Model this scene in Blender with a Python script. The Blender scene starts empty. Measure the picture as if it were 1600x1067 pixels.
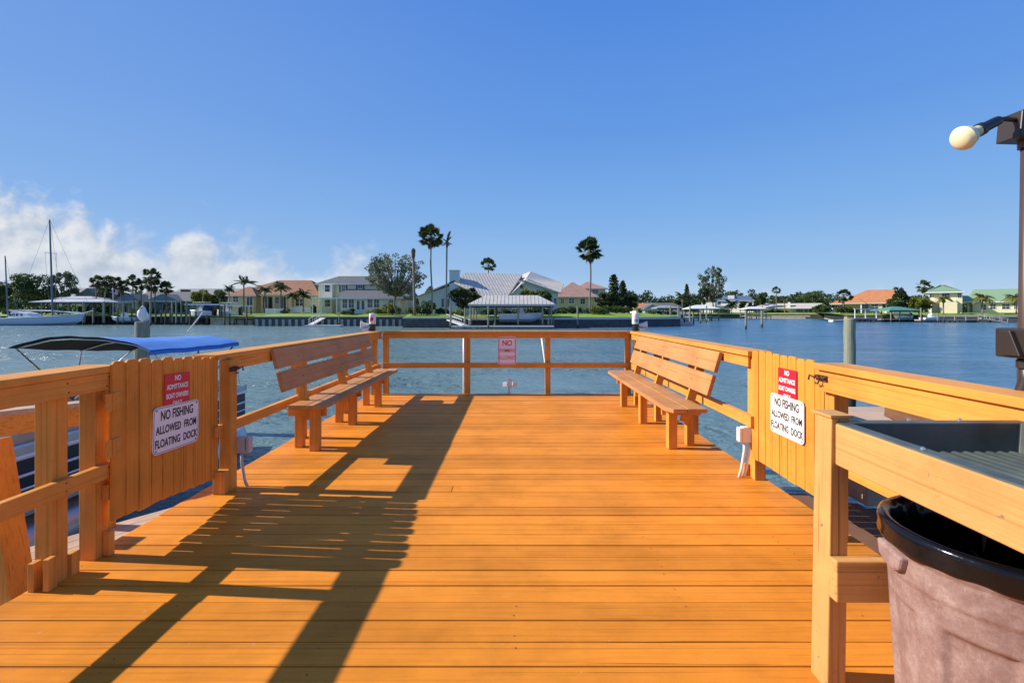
import bpy, math, random
from mathutils import Vector, Matrix
import numpy as np
R = math.radians
scene = bpy.context.scene
COL = scene.collection

# ------------------------------------------------------------------ camera
F = 755.0; VX = 804.0; VY = 487.0; EYE = 1.392          # pixels of the 1600 px wide photograph
cam_d = bpy.data.cameras.new('camera'); cam = bpy.data.objects.new('camera', cam_d); COL.objects.link(cam)
cam.location = (0, 0, EYE); cam.rotation_euler = (R(90), 0, 0)
cam_d.sensor_width = 36; cam_d.sensor_fit = 'HORIZONTAL'; cam_d.lens = F / 1600 * 36
cam_d.shift_x = -(VX - 800) / 1600; cam_d.shift_y = -(533.5 - VY) / 1600
cam_d.clip_start = 0.05; cam_d.clip_end = 6000
scene.camera = cam

# ------------------------------------------------------------------ light
SUN_EL = 33.5; SUN_AZ = 4.5                              # sun at the left, a few degrees in front of the camera plane
sd = Vector((-math.cos(R(SUN_EL)) * math.cos(R(SUN_AZ)), math.cos(R(SUN_EL)) * math.sin(R(SUN_AZ)), math.sin(R(SUN_EL))))
sl = bpy.data.lights.new('sun', 'SUN'); sun = bpy.data.objects.new('sun', sl); COL.objects.link(sun)
sl.energy = 5.0; sl.angle = R(0.5); sl.color = (1.0, 0.93, 0.82)
sun.rotation_euler = sd.to_track_quat('Z', 'Y').to_euler()
scene.view_settings.view_transform = 'Standard'; scene.view_settings.look = 'None'
scene.view_settings.exposure = 0.48; scene.view_settings.gamma = 1.0
scene.view_settings.use_curve_mapping = False

world = bpy.data.worlds.new('World'); scene.world = world; world.use_nodes = True
class NT:
    """small node-building helper"""
    def __init__(s, tree): s.t = tree; s.n = tree.nodes; s.l = tree.links
    def node(s, typ, ins=None, **kw):
        n = s.n.new(typ)
        for k, v in kw.items(): setattr(n, k, v)
        for k, v in (ins or {}).items(): s.put(n.inputs[k], v)
        return n
    def put(s, sock, v):
        if isinstance(v, bpy.types.NodeSocket): s.l.new(v, sock)
        elif isinstance(v, bpy.types.Node): s.l.new(v.outputs[0], sock)
        else: sock.default_value = v
    def math(s, op, a, b=0.0, c=None, clamp=False):
        n = s.n.new('ShaderNodeMath'); n.operation = op; n.use_clamp = clamp
        s.put(n.inputs[0], a); s.put(n.inputs[1], b)
        if c is not None: s.put(n.inputs[2], c)
        return n.outputs[0]
    def mix(s, f, a, b, blend='MIX'):
        n = s.n.new('ShaderNodeMix'); n.data_type = 'RGBA'; n.blend_type = blend
        s.put(n.inputs['Factor'], f); s.put(n.inputs[6], a); s.put(n.inputs[7], b)
        return n.outputs[2]
    def ramp(s, f, stops, interp='LINEAR'):
        n = s.n.new('ShaderNodeValToRGB'); e = n.color_ramp.elements; n.color_ramp.interpolation = interp
        while len(e) < len(stops): e.new(0.5)
        for el, (p, c) in zip(e, stops):
            el.position = p; el.color = (c, c, c, 1) if isinstance(c, (int, float)) else (*c, 1)
        s.put(n.inputs[0], f); return n.outputs[0]
    def smooth(s, v, a, b):
        n = s.n.new('ShaderNodeMapRange'); n.interpolation_type = 'SMOOTHSTEP'
        s.put(n.inputs[0], v); s.put(n.inputs[1], a); s.put(n.inputs[2], b); return n.outputs[0]

def build_world():
    w = NT(world.node_tree)
    for n in list(w.n): w.n.remove(n)
    sky = w.node('ShaderNodeTexSky', sky_type='NISHITA', sun_disc=False)
    sky.sun_elevation = R(SUN_EL); sky.sun_rotation = R(-(90 - SUN_AZ)); sky.altitude = 0
    sky.air_density = 1.0; sky.dust_density = 0.25; sky.ozone_density = 2.6
    tc = w.node('ShaderNodeTexCoord')
    sep = w.node('ShaderNodeSeparateXYZ', {0: tc.outputs['Generated']})
    X, Y, Z = sep.outputs
    yy = w.math('MAXIMUM', Y, 0.02)
    u = w.math('DIVIDE', X, yy); v = w.math('DIVIDE', Z, yy)
    cv = w.node('ShaderNodeCombineXYZ', {0: u, 1: w.math('MULTIPLY', v, 1.35), 2: 0.37})
    n1 = w.node('ShaderNodeTexNoise', {'Vector': cv.outputs[0], 'Scale': 9.0, 'Detail': 9.0, 'Roughness': 0.56, 'Distortion': 0.25})
    # same noise a step towards the sun: lights the puffs from the upper left
    cv2 = w.node('ShaderNodeVectorMath', {0: cv.outputs[0], 1: (-0.018, 0.022, 0.0)}, operation='ADD')
    n2 = w.node('ShaderNodeTexNoise', {'Vector': cv2.outputs[0], 'Scale': 9.0, 'Detail': 9.0, 'Roughness': 0.56, 'Distortion': 0.25})
    # height of the cloud bank against azimuth
    t = w.math('DIVIDE', w.math('ADD', u, 1.3), 1.3, clamp=True)
    def px(p): return ((p - VX) / F + 1.3) / 1.3
    def hv(y): return (VY - y - 9) / F
    prof = [(0.0, hv(300)), (px(0), hv(302)), (px(60), hv(300)), (px(120), hv(310)), (px(160), hv(352)), (px(200), hv(362)), (px(245), hv(385)), (px(280), hv(352)),
            (px(310), hv(352)), (px(340), hv(382)), (px(385), hv(368)), (px(420), hv(402)), (px(480), hv(412)), (px(560), hv(414)), (px(640), hv(448)), (px(760), hv(500))]
    top = w.ramp(t, prof, 'EASE')
    dv = w.math('SUBTRACT', top, v)
    fld = w.math('ADD', w.math('MULTIPLY', dv, 11.0), w.math('MULTIPLY', w.math('SUBTRACT', n1.outputs[0], 0.5), 3.4))
    mask = w.smooth(fld, -0.30, 0.62)
    # the gap of blue in the upper left part of the bank
    gap = w.node('ShaderNodeTexNoise', {'Vector': cv.outputs[0], 'Scale': 4.2, 'Detail': 5.0})
    gm = w.math('MULTIPLY', w.smooth(gap.outputs[0], 0.50, 0.62), w.smooth(v, 0.10, 0.17))
    mask = w.math('MULTIPLY', mask, w.math('SUBTRACT', 1.0, w.math('MULTIPLY', gm, 0.75)))
    mask = w.math('MULTIPLY', mask, w.math('GREATER_THAN', Y, 0.03))
    mask = w.math('MULTIPLY', mask, 0.82)
    lit = w.math('ADD', 0.62, w.math('MULTIPLY', w.math('SUBTRACT', n1.outputs[0], n2.outputs[0]), 3.6), clamp=True)
    ccol = w.mix(lit, (4.6, 5.1, 5.8, 1), (8.2, 8.2, 8.2, 1))
    ccol = w.mix(w.smooth(v, 0.13, 0.0), ccol, (6.5, 7.0, 7.6, 1))
    # clear-sky colour by elevation, a little paler towards the sun, blended with the physical sky
    el = w.math('ARCSINE', Z)
    grad = w.ramp(w.math('DIVIDE', el, math.pi / 2, clamp=True), [(0.0, (4.9, 6.5, 8.3)), (0.05, (3.1, 5.1, 8.0)), (0.12, (2.0, 4.2, 8.0)), (0.22, (1.25, 3.2, 7.7)), (0.36, (0.82, 2.5, 7.3)), (1.0, (0.6, 1.75, 5.6))])
    sunny = w.math('MULTIPLY', w.smooth(X, 0.25, -0.9), 0.30)
    grad = w.mix(sunny, grad, (2.9, 4.3, 7.5, 1))
    tint = w.mix(0.08, grad, sky.outputs[0])
    out = w.mix(mask, tint, ccol)
    bg = w.node('ShaderNodeBackground', {'Color': out, 'Strength': 0.075})
    o = w.node('ShaderNodeOutputWorld', {'Surface': bg.outputs[0]})
build_world()

# ------------------------------------------------------------------ pixel helpers
def PX(px, d): return (px - VX) * d / F
def PZ(py, d): return EYE - (py - VY) * d / F
WATER = -1.25; LAND = 0.5

# ------------------------------------------------------------------ materials
def new_mat(name):
    m = bpy.data.materials.new(name); m.use_nodes = True
    t = NT(m.node_tree)
    b = m.node_tree.nodes['Principled BSDF']
    return m, t, b
def plain(name, col, rough=0.6, metal=0.0, var=0.12, scale=3.0, bump=0.0, bscale=30.0, spec=0.5, stretch=(1, 1, 1)):
    m, t, b = new_mat(name)
    tc = t.node('ShaderNodeTexCoord')
    mp = t.node('ShaderNodeMapping', {0: tc.outputs['Object'], 'Scale': stretch})
    n = t.node('ShaderNodeTexNoise', {'Vector': mp.outputs[0], 'Scale': scale, 'Detail': 5.0, 'Roughness': 0.6})
    lo = tuple(c * (1 - var) for c in col); hi = tuple(min(1, c * (1 + var)) for c in col)
    t.put(b.inputs['Base Color'], t.ramp(n.outputs[0], [(0.3, lo), (0.7, hi)]))
    b.inputs['Roughness'].default_value = rough; b.inputs['Metallic'].default_value = metal
    b.inputs['Specular IOR Level'].default_value = spec
    if bump:
        n2 = t.node('ShaderNodeTexNoise', {'Vector': mp.outputs[0], 'Scale': bscale, 'Detail': 4.0})
        bp = t.node('ShaderNodeBump', {'Strength': bump, 'Distance': 0.02, 'Height': n2.outputs[0]})
        t.put(b.inputs['Normal'], bp.outputs[0])
    return m
def painted_wood(name, col, axis, rough=0.5, wear=0.0, wearcol=(0.30, 0.20, 0.12), attr=False, crack=0.6):
    """painted timber: grain along one axis, fine cracks, small chips, brush-mark bump"""
    m, t, b = new_mat(name)
    tc = t.node('ShaderNodeTexCoord')
    s = {'x': (0.35, 9, 9), 'y': (9, 0.35, 9), 'z': (9, 9, 0.35)}[axis]
    geo = t.node('ShaderNodeNewGeometry')
    mp = t.node('ShaderNodeMapping', {0: geo.outputs['Position'], 'Scale': s})
    g = t.node('ShaderNodeTexNoise', {'Vector': mp.outputs[0], 'Scale': 5.0, 'Detail': 8.0, 'Roughness': 0.62})
    bl = t.node('ShaderNodeTexNoise', {'Vector': geo.outputs['Position'], 'Scale': 2.2, 'Detail': 6.0, 'Roughness': 0.65})
    c1 = tuple(c * 0.80 for c in col); c2 = tuple(min(1, c * 1.14) for c in col)
    base = t.ramp(bl.outputs[0], [(0.30, c1), (0.52, col), (0.72, c2)])
    if attr:
        a = t.node('ShaderNodeAttribute', attribute_name='tone')
        base = t.mix(1.0, base, a.outputs['Color'], 'MULTIPLY')
    gr = t.ramp(g.outputs[0], [(0.28, 0.80), (0.5, 1.0)])
    base = t.mix(1.0, base, gr, 'MULTIPLY')
    st = t.node('ShaderNodeTexNoise', {'Vector': geo.outputs['Position'], 'Scale': 0.9, 'Detail': 9.0, 'Roughness': 0.78})
    base = t.mix(t.math('MULTIPLY', t.smooth(st.outputs[0], 0.52, 0.70), 0.42), base, (*[c * 0.55 for c in col], 1))
    # thin checks along the grain
    s2 = {'x': (0.5, 40, 40), 'y': (40, 0.5, 40), 'z': (40, 40, 0.5)}[axis]
    mp2 = t.node('ShaderNodeMapping', {0: geo.outputs['Position'], 'Scale': s2})
    ck = t.node('ShaderNodeTexNoise', {'Vector': mp2.outputs[0], 'Scale': 1.6, 'Detail': 3.0, 'Roughness': 0.5})
    ckm = t.smooth(ck.outputs[0], 0.66, 0.73)
    base = t.mix(t.math('MULTIPLY', ckm, crack), base, (*[c * 0.25 for c in col], 1))
    s3 = {'x': (0.22, 75, 75), 'y': (75, 0.22, 75), 'z': (75, 75, 0.22)}[axis]
    mp3 = t.node('ShaderNodeMapping', {0: geo.outputs['Position'], 'Scale': s3, 'Location': (3.1, 1.7, 0.4)})
    gv = t.node('ShaderNodeTexNoise', {'Vector': mp3.outputs[0], 'Scale': 1.0, 'Detail': 2.0, 'Roughness': 0.4})
    base = t.mix(t.math('MULTIPLY', t.smooth(gv.outputs[0], 0.58, 0.70), 0.42), base, (*[c * 0.45 for c in col], 1))
    # worn chips and nail heads
    ch = t.node('ShaderNodeTexNoise', {'Vector': geo.outputs['Position'], 'Scale': 26.0, 'Detail': 4.0, 'Roughness': 0.7})
    chm = t.smooth(ch.outputs[0], 0.70 - 0.06 * wear, 0.74 - 0.06 * wear)
    base = t.mix(t.math('MULTIPLY', chm, 0.35 + 0.5 * wear), base, (*wearcol, 1))
    t.put(b.inputs['Base Color'], base)
    b.inputs['Roughness'].default_value = rough
    b.inputs['Specular IOR Level'].default_value = 0.07
    h = t.math('SUBTRACT', t.math('ADD', g.outputs[0], t.math('MULTIPLY', bl.outputs[0], 0.6)), t.math('MULTIPLY', ckm, 1.2))
    bp = t.node('ShaderNodeBump', {'Strength': 0.35, 'Distance': 0.006, 'Height': h})
    t.put(b.inputs['Normal'], bp.outputs[0])
    return m
DECKC = (0.71, 0.243, 0.026); RAILC = (0.70, 0.298, 0.060)
M = {}
M['deck'] = painted_wood('deck_paint', DECKC, 'x', 0.48, 0.35, (0.55, 0.42, 0.30), attr=True)
for ax in 'xyz':
    M['rail_' + ax] = painted_wood('rail_paint_' + ax, RAILC, ax, 0.45, 0.15)
    M['bench_' + ax] = painted_wood('bench_paint_' + ax, (0.53, 0.245, 0.090), ax, 0.42, 0.1)
    M['old_' + ax] = painted_wood('old_paint_' + ax, (0.60, 0.31, 0.105), ax, 0.6, 0.9, (0.22, 0.15, 0.09))
    M['brown_' + ax] = painted_wood('brown_paint_' + ax, (0.20, 0.10, 0.06), ax, 0.5, 0.3, (0.3, 0.22, 0.16))
    M['pale_' + ax] = painted_wood('pale_paint_' + ax, (0.52, 0.36, 0.25), ax, 0.6, 0.7, (0.25, 0.18, 0.12))
M['gate'] = painted_wood('gate_paint', (0.70, 0.275, 0.045), 'z', 0.45, 0.2)
M['frame_dark'] = plain('deck_frame_wood', (0.10, 0.055, 0.025), 0.8)
M['white'] = plain('white_paint', (0.78, 0.78, 0.77), 0.45, var=0.05)
M['sign_white'] = plain('sign_enamel_white', (0.80, 0.79, 0.80), 0.35, var=0.03)
M['sign_red'] = plain('sign_enamel_red', (0.60, 0.012, 0.035), 0.35, var=0.06)
M['ink_black'] = plain('sign_ink_black', (0.012, 0.012, 0.014), 0.5)
M['ink_red'] = plain('sign_ink_red', (0.55, 0.02, 0.05), 0.5)
M['pvc'] = plain('white_plastic', (0.72, 0.72, 0.70), 0.35, var=0.08, scale=8)
M['pvc_grey'] = plain('grey_plastic', (0.45, 0.44, 0.42), 0.4, var=0.1)
M['black'] = plain('black_plastic', (0.012, 0.012, 0.013), 0.35)
M['brownmetal'] = plain('brown_metal', (0.085, 0.05, 0.035), 0.42, 0.2, var=0.15)
M['darkbrown'] = plain('dark_brown_plastic', (0.030, 0.021, 0.016), 0.4)
M['bulb'] = plain('lamp_glass_cream', (0.78, 0.70, 0.45), 0.18, var=0.04)
M['steel'] = plain('stainless', (0.62, 0.62, 0.62), 0.22, 0.9, var=0.05)
M['rust'] = plain('rusty_iron', (0.10, 0.045, 0.025), 0.75, 0.3, var=0.4, scale=40)
M['navy'] = plain('navy_panel', (0.012, 0.016, 0.035), 0.25)
M['navyc'] = plain('navy_cloth', (0.02, 0.025, 0.09), 0.8)
M['alu'] = plain('brushed_aluminium', (0.50, 0.51, 0.52), 0.35, 0.75, var=0.08)
M['canvas_under'] = plain('shaded_canvas_underside', (0.008, 0.009, 0.014), 0.9)  # shade under the canopy put into the colour as near black
M['canvas'] = plain('blue_canvas', (0.055, 0.20, 0.55), 0.75, var=0.10, scale=5, bump=0.25, bscale=9)
M['vinyl'] = plain('tan_vinyl', (0.50, 0.40, 0.28), 0.5)
M['deckgrey'] = plain('boat_carpet', (0.25, 0.23, 0.21), 0.9)
M['bag'] = plain('black_bin_liner', (0.005, 0.005, 0.007), 0.16, var=0.3, bump=0.25, bscale=9, spec=0.35)
M['liner'] = plain('worn_black_rubber', (0.066, 0.080, 0.068), 0.5, var=0.35, scale=6, bump=0.1, bscale=20)
M['feather'] = plain('white_feathers', (0.75, 0.75, 0.76), 0.8, var=0.06, scale=20)
M['beak'] = plain('beak_orange', (0.55, 0.30, 0.08), 0.5)

def can_mat():
    m, t, b = new_mat('faded_brown_plastic')
    g = t.node('ShaderNodeNewGeometry')
    n = t.node('ShaderNodeTexNoise', {'Vector': g.outputs['Position'], 'Scale': 14.0, 'Detail': 12.0, 'Roughness': 0.85})
    mp = t.node('ShaderNodeMapping', {0: g.outputs['Position'], 'Scale': (90, 90, 22), 'Rotation': (0.9, 0.6, 0)})
    s = t.node('ShaderNodeTexNoise', {'Vector': mp.outputs[0], 'Scale': 1.0, 'Detail': 6.0, 'Roughness': 0.8})
    c = t.ramp(n.outputs[0], [(0.32, (0.17, 0.090, 0.076)), (0.5, (0.265, 0.165, 0.142)), (0.68, (0.40, 0.295, 0.262))])
    c = t.mix(t.math('MULTIPLY', t.smooth(s.outputs[0], 0.56, 0.72), 0.5), c, (0.47, 0.37, 0.33, 1))
    t.put(b.inputs['Base Color'], c); b.inputs['Roughness'].default_value = 0.6
    bp = t.node('ShaderNodeBump', {'Strength': 0.08, 'Distance': 0.003, 'Height': s.outputs[0]})
    t.put(b.inputs['Normal'], bp.outputs[0]); return m
M['can'] = can_mat()
def pile_mat(name, col):
    m, t, b = new_mat(name)
    g = t.node('ShaderNodeNewGeometry')
    mp = t.node('ShaderNodeMapping', {0: g.outputs['Position'], 'Scale': (9, 9, 0.8)})
    n = t.node('ShaderNodeTexNoise', {'Vector': mp.outputs[0], 'Scale': 2.5, 'Detail': 7.0, 'Roughness': 0.7})
    c = t.ramp(n.outputs[0], [(0.3, tuple(k * 0.55 for k in col)), (0.6, col), (0.75, tuple(k * 1.3 for k in col))])
    z = t.node('ShaderNodeSeparateXYZ', {0: g.outputs['Position']}).outputs[2]
    wet = t.smooth(t.math('ADD', z, t.math('MULTIPLY', n.outputs[0], 0.4)), WATER + 0.95, WATER + 0.45)
    c = t.mix(wet, c, (0.02, 0.018, 0.014, 1))           # barnacle and tide band
    t.put(b.inputs['Base Color'], c); b.inputs['Roughness'].default_value = 0.85
    bp = t.node('ShaderNodeBump', {'Strength': 0.5, 'Distance': 0.02, 'Height': n.outputs[0]})
    t.put(b.inputs['Normal'], bp.outputs[0]); return m
M['pile'] = pile_mat('weathered_pile', (0.26, 0.27, 0.20))
M['pile_dark'] = pile_mat('dark_pile', (0.10, 0.10, 0.085))
M['dockwood'] = plain('grey_dock_boards', (0.30, 0.28, 0.25), 0.85, var=0.25, scale=4, stretch=(1, 6, 1))
M['dockdark'] = plain('dark_dock_frame', (0.035, 0.03, 0.026), 0.85, var=0.3)
M['bark'] = plain('grey_bark', (0.17, 0.14, 0.11), 0.9, var=0.3, scale=6, bump=0.4)
M['palmbark'] = plain('palm_bark', (0.20, 0.17, 0.14), 0.9, var=0.25, scale=8, stretch=(1, 1, 4))
M['deadfrond'] = plain('dead_palm_thatch', (0.14, 0.085, 0.05), 0.95, var=0.35, scale=6)
def leaf_mat(name, lo, hi, trans=0.32):
    m, t, b = new_mat(name)
    a = t.node('ShaderNodeAttribute', attribute_name='tone')
    c = t.mix(a.outputs['Fac'], (*lo, 1), (*hi, 1))
    t.put(b.inputs['Base Color'], c); b.inputs['Roughness'].default_value = 0.55
    b.inputs['Specular IOR Level'].default_value = 0.3
    tr = t.node('ShaderNodeBsdfTranslucent', {'Color': c})
    mx = t.node('ShaderNodeMixShader', {0: trans, 1: b.outputs[0], 2: tr.outputs[0]})
    t.put(m.node_tree.nodes['Material Output'].inputs[0], mx.outputs[0]); return m
M['leaf'] = leaf_mat('leaves_green', (0.034, 0.062, 0.019), (0.116, 0.163, 0.046))
M['leafdark'] = leaf_mat('leaves_dark', (0.019, 0.037, 0.016), (0.070, 0.105, 0.034))
M['leafgrey'] = leaf_mat('leaves_grey_green', (0.070, 0.093, 0.050), (0.194, 0.225, 0.124))
M['leafyellow'] = leaf_mat('leaves_yellow_green', (0.078, 0.109, 0.019), (0.264, 0.279, 0.039))
M['palmleaf'] = leaf_mat('palm_leaves', (0.028, 0.053, 0.019), (0.101, 0.132, 0.043))
M['palmyellow'] = leaf_mat('palm_leaves_yellow', (0.093, 0.116, 0.023), (0.264, 0.248, 0.062))
M['glass'] = plain('window_glass', (0.018, 0.026, 0.034), 0.08, var=0.2, spec=0.7)
def shingles(name, col, band=3.2, var=0.2, tile=False):
    m, t, b = new_mat(name)
    g = t.node('ShaderNodeNewGeometry')
    n = t.node('ShaderNodeTexNoise', {'Vector': g.outputs['Position'], 'Scale': 1.3, 'Detail': 6.0, 'Roughness': 0.7})
    c = t.ramp(n.outputs[0], [(0.3, tuple(k * (1 - var) for k in col)), (0.7, tuple(min(1, k * (1 + var)) for k in col))])
    wv = t.node('ShaderNodeTexWave', {'Vector': g.outputs['Position'], 'Scale': band, 'Distortion': 0.4, 'Detail': 1.0}, wave_type='BANDS', bands_direction='Z')
    c = t.mix(0.35, c, t.mix(1.0, c, t.ramp(wv.outputs[0], [(0.0, 0.6), (0.4, 1.0)]), 'MULTIPLY'))
    t.put(b.inputs['Base Color'], c); b.inputs['Roughness'].default_value = 0.8
    h = wv.outputs[0]
    if tile:
        w2 = t.node('ShaderNodeTexWave', {'Vector': g.outputs['Position'], 'Scale': 1.6}, wave_type='BANDS', bands_direction='X')
        h = t.math('ADD', wv.outputs[0], w2.outputs[0])
    bp = t.node('ShaderNodeBump', {'Strength': 0.5, 'Distance': 0.04, 'Height': h})
    t.put(b.inputs['Normal'], bp.outputs[0]); return m
M['roof_grey'] = shingles('grey_shingles', (0.115, 0.12, 0.125))
M['roof_pale'] = shingles('pale_grey_shingles', (0.27, 0.265, 0.25))
M['roof_brown'] = shingles('terracotta_brown_tiles', (0.30, 0.135, 0.065), tile=True)
M['roof_pink'] = shingles('pink_clay_tiles', (0.38, 0.22, 0.165), tile=True)
M['roof_orange'] = shingles('orange_clay_tiles', (0.50, 0.20, 0.075), tile=True)
M['roof_green'] = plain('green_metal_roof', (0.24, 0.36, 0.19), 0.45, 0.1, var=0.1)
M['roof_teal'] = plain('teal_metal_roof', (0.10, 0.25, 0.19), 0.5, 0.1, var=0.1)
M['roof_metal'] = plain('silver_metal_roof', (0.50, 0.465, 0.41), 0.6, 0.0, var=0.1, scale=1.0)
M['roof_white'] = plain('white_metal_roof', (0.70, 0.68, 0.65), 0.5, 0.0, var=0.06)
M['roof_dull'] = plain('weathered_metal_roof', (0.40, 0.42, 0.44), 0.6, 0.0, var=0.2, scale=0.8)
M['roof_sand'] = shingles('sand_shingles', (0.50, 0.45, 0.37))
M['stucco_yellow'] = plain('pale_yellow_siding', (0.84, 0.76, 0.53), 0.8, var=0.06)
M['stucco_beige'] = plain('beige_stucco', (0.60, 0.50, 0.34), 0.85, var=0.08)
M['stucco_cream'] = plain('cream_stucco', (0.74, 0.64, 0.43), 0.85, var=0.06)
M['stucco_white'] = plain('white_stucco', (0.80, 0.78, 0.72), 0.85, var=0.05)
M['siding_blue'] = plain('blue_grey_siding', (0.20, 0.30, 0.36), 0.8, var=0.08)
M['siding_pale'] = plain('pale_blue_siding', (0.68, 0.72, 0.72), 0.8, var=0.05)
M['brick'] = plain('dark_red_brick', (0.12, 0.055, 0.045), 0.9, var=0.3, scale=12)
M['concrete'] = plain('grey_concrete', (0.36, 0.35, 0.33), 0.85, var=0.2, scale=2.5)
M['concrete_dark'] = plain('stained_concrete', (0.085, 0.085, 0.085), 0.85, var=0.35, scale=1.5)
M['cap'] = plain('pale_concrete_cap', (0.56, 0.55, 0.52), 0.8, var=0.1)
M['sandstone'] = plain('sandy_rubble', (0.42, 0.35, 0.25), 0.9, var=0.3, scale=1.6, bump=0.6, bscale=3)
M['bank'] = plain('dark_bank_earth', (0.045, 0.038, 0.028), 0.95, var=0.4, scale=1.2)
M['hullblue'] = plain('pale_blue_gelcoat', (0.45, 0.54, 0.66), 0.3, var=0.04)
M['gel'] = plain('white_gelcoat', (0.76, 0.76, 0.75), 0.3, var=0.04)
M['mast'] = plain('dark_blue_mast', (0.10, 0.13, 0.19), 0.4, var=0.1)
M['yellow'] = plain('yellow_enamel', (0.75, 0.48, 0.03), 0.5)
M['orange'] = plain('orange_plastic', (0.60, 0.18, 0.02), 0.5)
M['pot'] = plain('terracotta', (0.35, 0.14, 0.07), 0.8)
def flag_mat():
    m, t, b = new_mat('flag_cloth')
    tc = t.node('ShaderNodeTexCoord'); s = t.node('ShaderNodeSeparateXYZ', {0: tc.outputs['Generated']})
    st = t.math('GREATER_THAN', t.math('FRACT', t.math('MULTIPLY', s.outputs[2], 6.5)), 0.5)
    c = t.mix(st, (0.72, 0.70, 0.70, 1), (0.52, 0.03, 0.06, 1))
    can = t.math('MULTIPLY', t.math('LESS_THAN', s.outputs[0], 0.42), t.math('GREATER_THAN', s.outputs[2], 0.46))
    t.put(b.inputs['Base Color'], t.mix(can, c, (0.03, 0.04, 0.20, 1))); b.inputs['Roughness'].default_value = 0.8
    return m
M['flag'] = flag_mat()
def grass_mat():
    m, t, b = new_mat('lawn_grass')
    g = t.node('ShaderNodeNewGeometry')
    n = t.node('ShaderNodeTexNoise', {'Vector': g.outputs['Position'], 'Scale': 0.35, 'Detail': 8.0, 'Roughness': 0.65})
    n2 = t.node('ShaderNodeTexNoise', {'Vector': g.outputs['Position'], 'Scale': 6.0, 'Detail': 4.0})
    c = t.ramp(n.outputs[0], [(0.3, (0.10, 0.19, 0.012)), (0.55, (0.20, 0.31, 0.016)), (0.75, (0.28, 0.32, 0.05))])
    t.put(b.inputs['Base Color'], c); b.inputs['Roughness'].default_value = 0.9
    bp = t.node('ShaderNodeBump', {'Strength': 0.6, 'Distance': 0.08, 'Height': n2.outputs[0]})
    t.put(b.inputs['Normal'], bp.outputs[0]); return m
M['grass'] = grass_mat()
def water_mat():
    m, t, b = new_mat('water_surface')
    g = t.node('ShaderNodeNewGeometry')
    b.inputs['Roughness'].default_value = 0.12; b.inputs['IOR'].default_value = 1.333
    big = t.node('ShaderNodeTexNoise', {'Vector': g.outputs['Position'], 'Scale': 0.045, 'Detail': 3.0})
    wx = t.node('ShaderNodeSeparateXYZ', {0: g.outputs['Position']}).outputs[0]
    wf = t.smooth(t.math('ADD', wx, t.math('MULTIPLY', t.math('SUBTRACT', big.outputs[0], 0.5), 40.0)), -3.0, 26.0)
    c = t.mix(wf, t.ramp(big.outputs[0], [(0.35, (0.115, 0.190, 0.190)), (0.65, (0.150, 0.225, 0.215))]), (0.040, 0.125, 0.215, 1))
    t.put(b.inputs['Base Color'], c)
    mp = t.node('ShaderNodeMapping', {0: g.outputs['Position'], 'Scale': (0.6, 1.0, 1.0), 'Rotation': (0, 0, R(12))})
    n0 = t.node('ShaderNodeTexNoise', {'Vector': mp.outputs[0], 'Scale': 0.55, 'Detail': 2.0, 'Roughness': 0.5, 'Distortion': 0.3})
    n1 = t.node('ShaderNodeTexNoise', {'Vector': mp.outputs[0], 'Scale': 2.0, 'Detail': 3.0, 'Roughness': 0.55, 'Distortion': 0.5})
    n2 = t.node('ShaderNodeTexNoise', {'Vector': mp.outputs[0], 'Scale': 7.5, 'Detail': 3.0, 'Roughness': 0.5, 'Distortion': 0.4})
    mg = t.node('ShaderNodeMapping', {0: g.outputs['Position'], 'Scale': (0.40, 1.0, 1.0), 'Rotation': (0, 0, R(4))})
    gust = t.node('ShaderNodeTexNoise', {'Vector': mg.outputs[0], 'Scale': 0.30, 'Detail': 6.0, 'Roughness': 0.72, 'Distortion': 0.3})
    gs = t.smooth(gust.outputs[0], 0.34, 0.66)
    h = t.math('ADD', t.math('MULTIPLY', n0.outputs[0], 1.2), t.math('ADD', n1.outputs[0], t.math('MULTIPLY', n2.outputs[0], 0.34)))
    bp = t.node('ShaderNodeBump', {'Strength': t.math('ADD', 0.12, t.math('MULTIPLY', gs, 0.88), clamp=True), 'Distance': 0.45, 'Height': h})
    b.inputs['Roughness'].default_value = 0.2
    t.put(b.inputs['Normal'], bp.outputs[0]); return m
M['water'] = water_mat()

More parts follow.
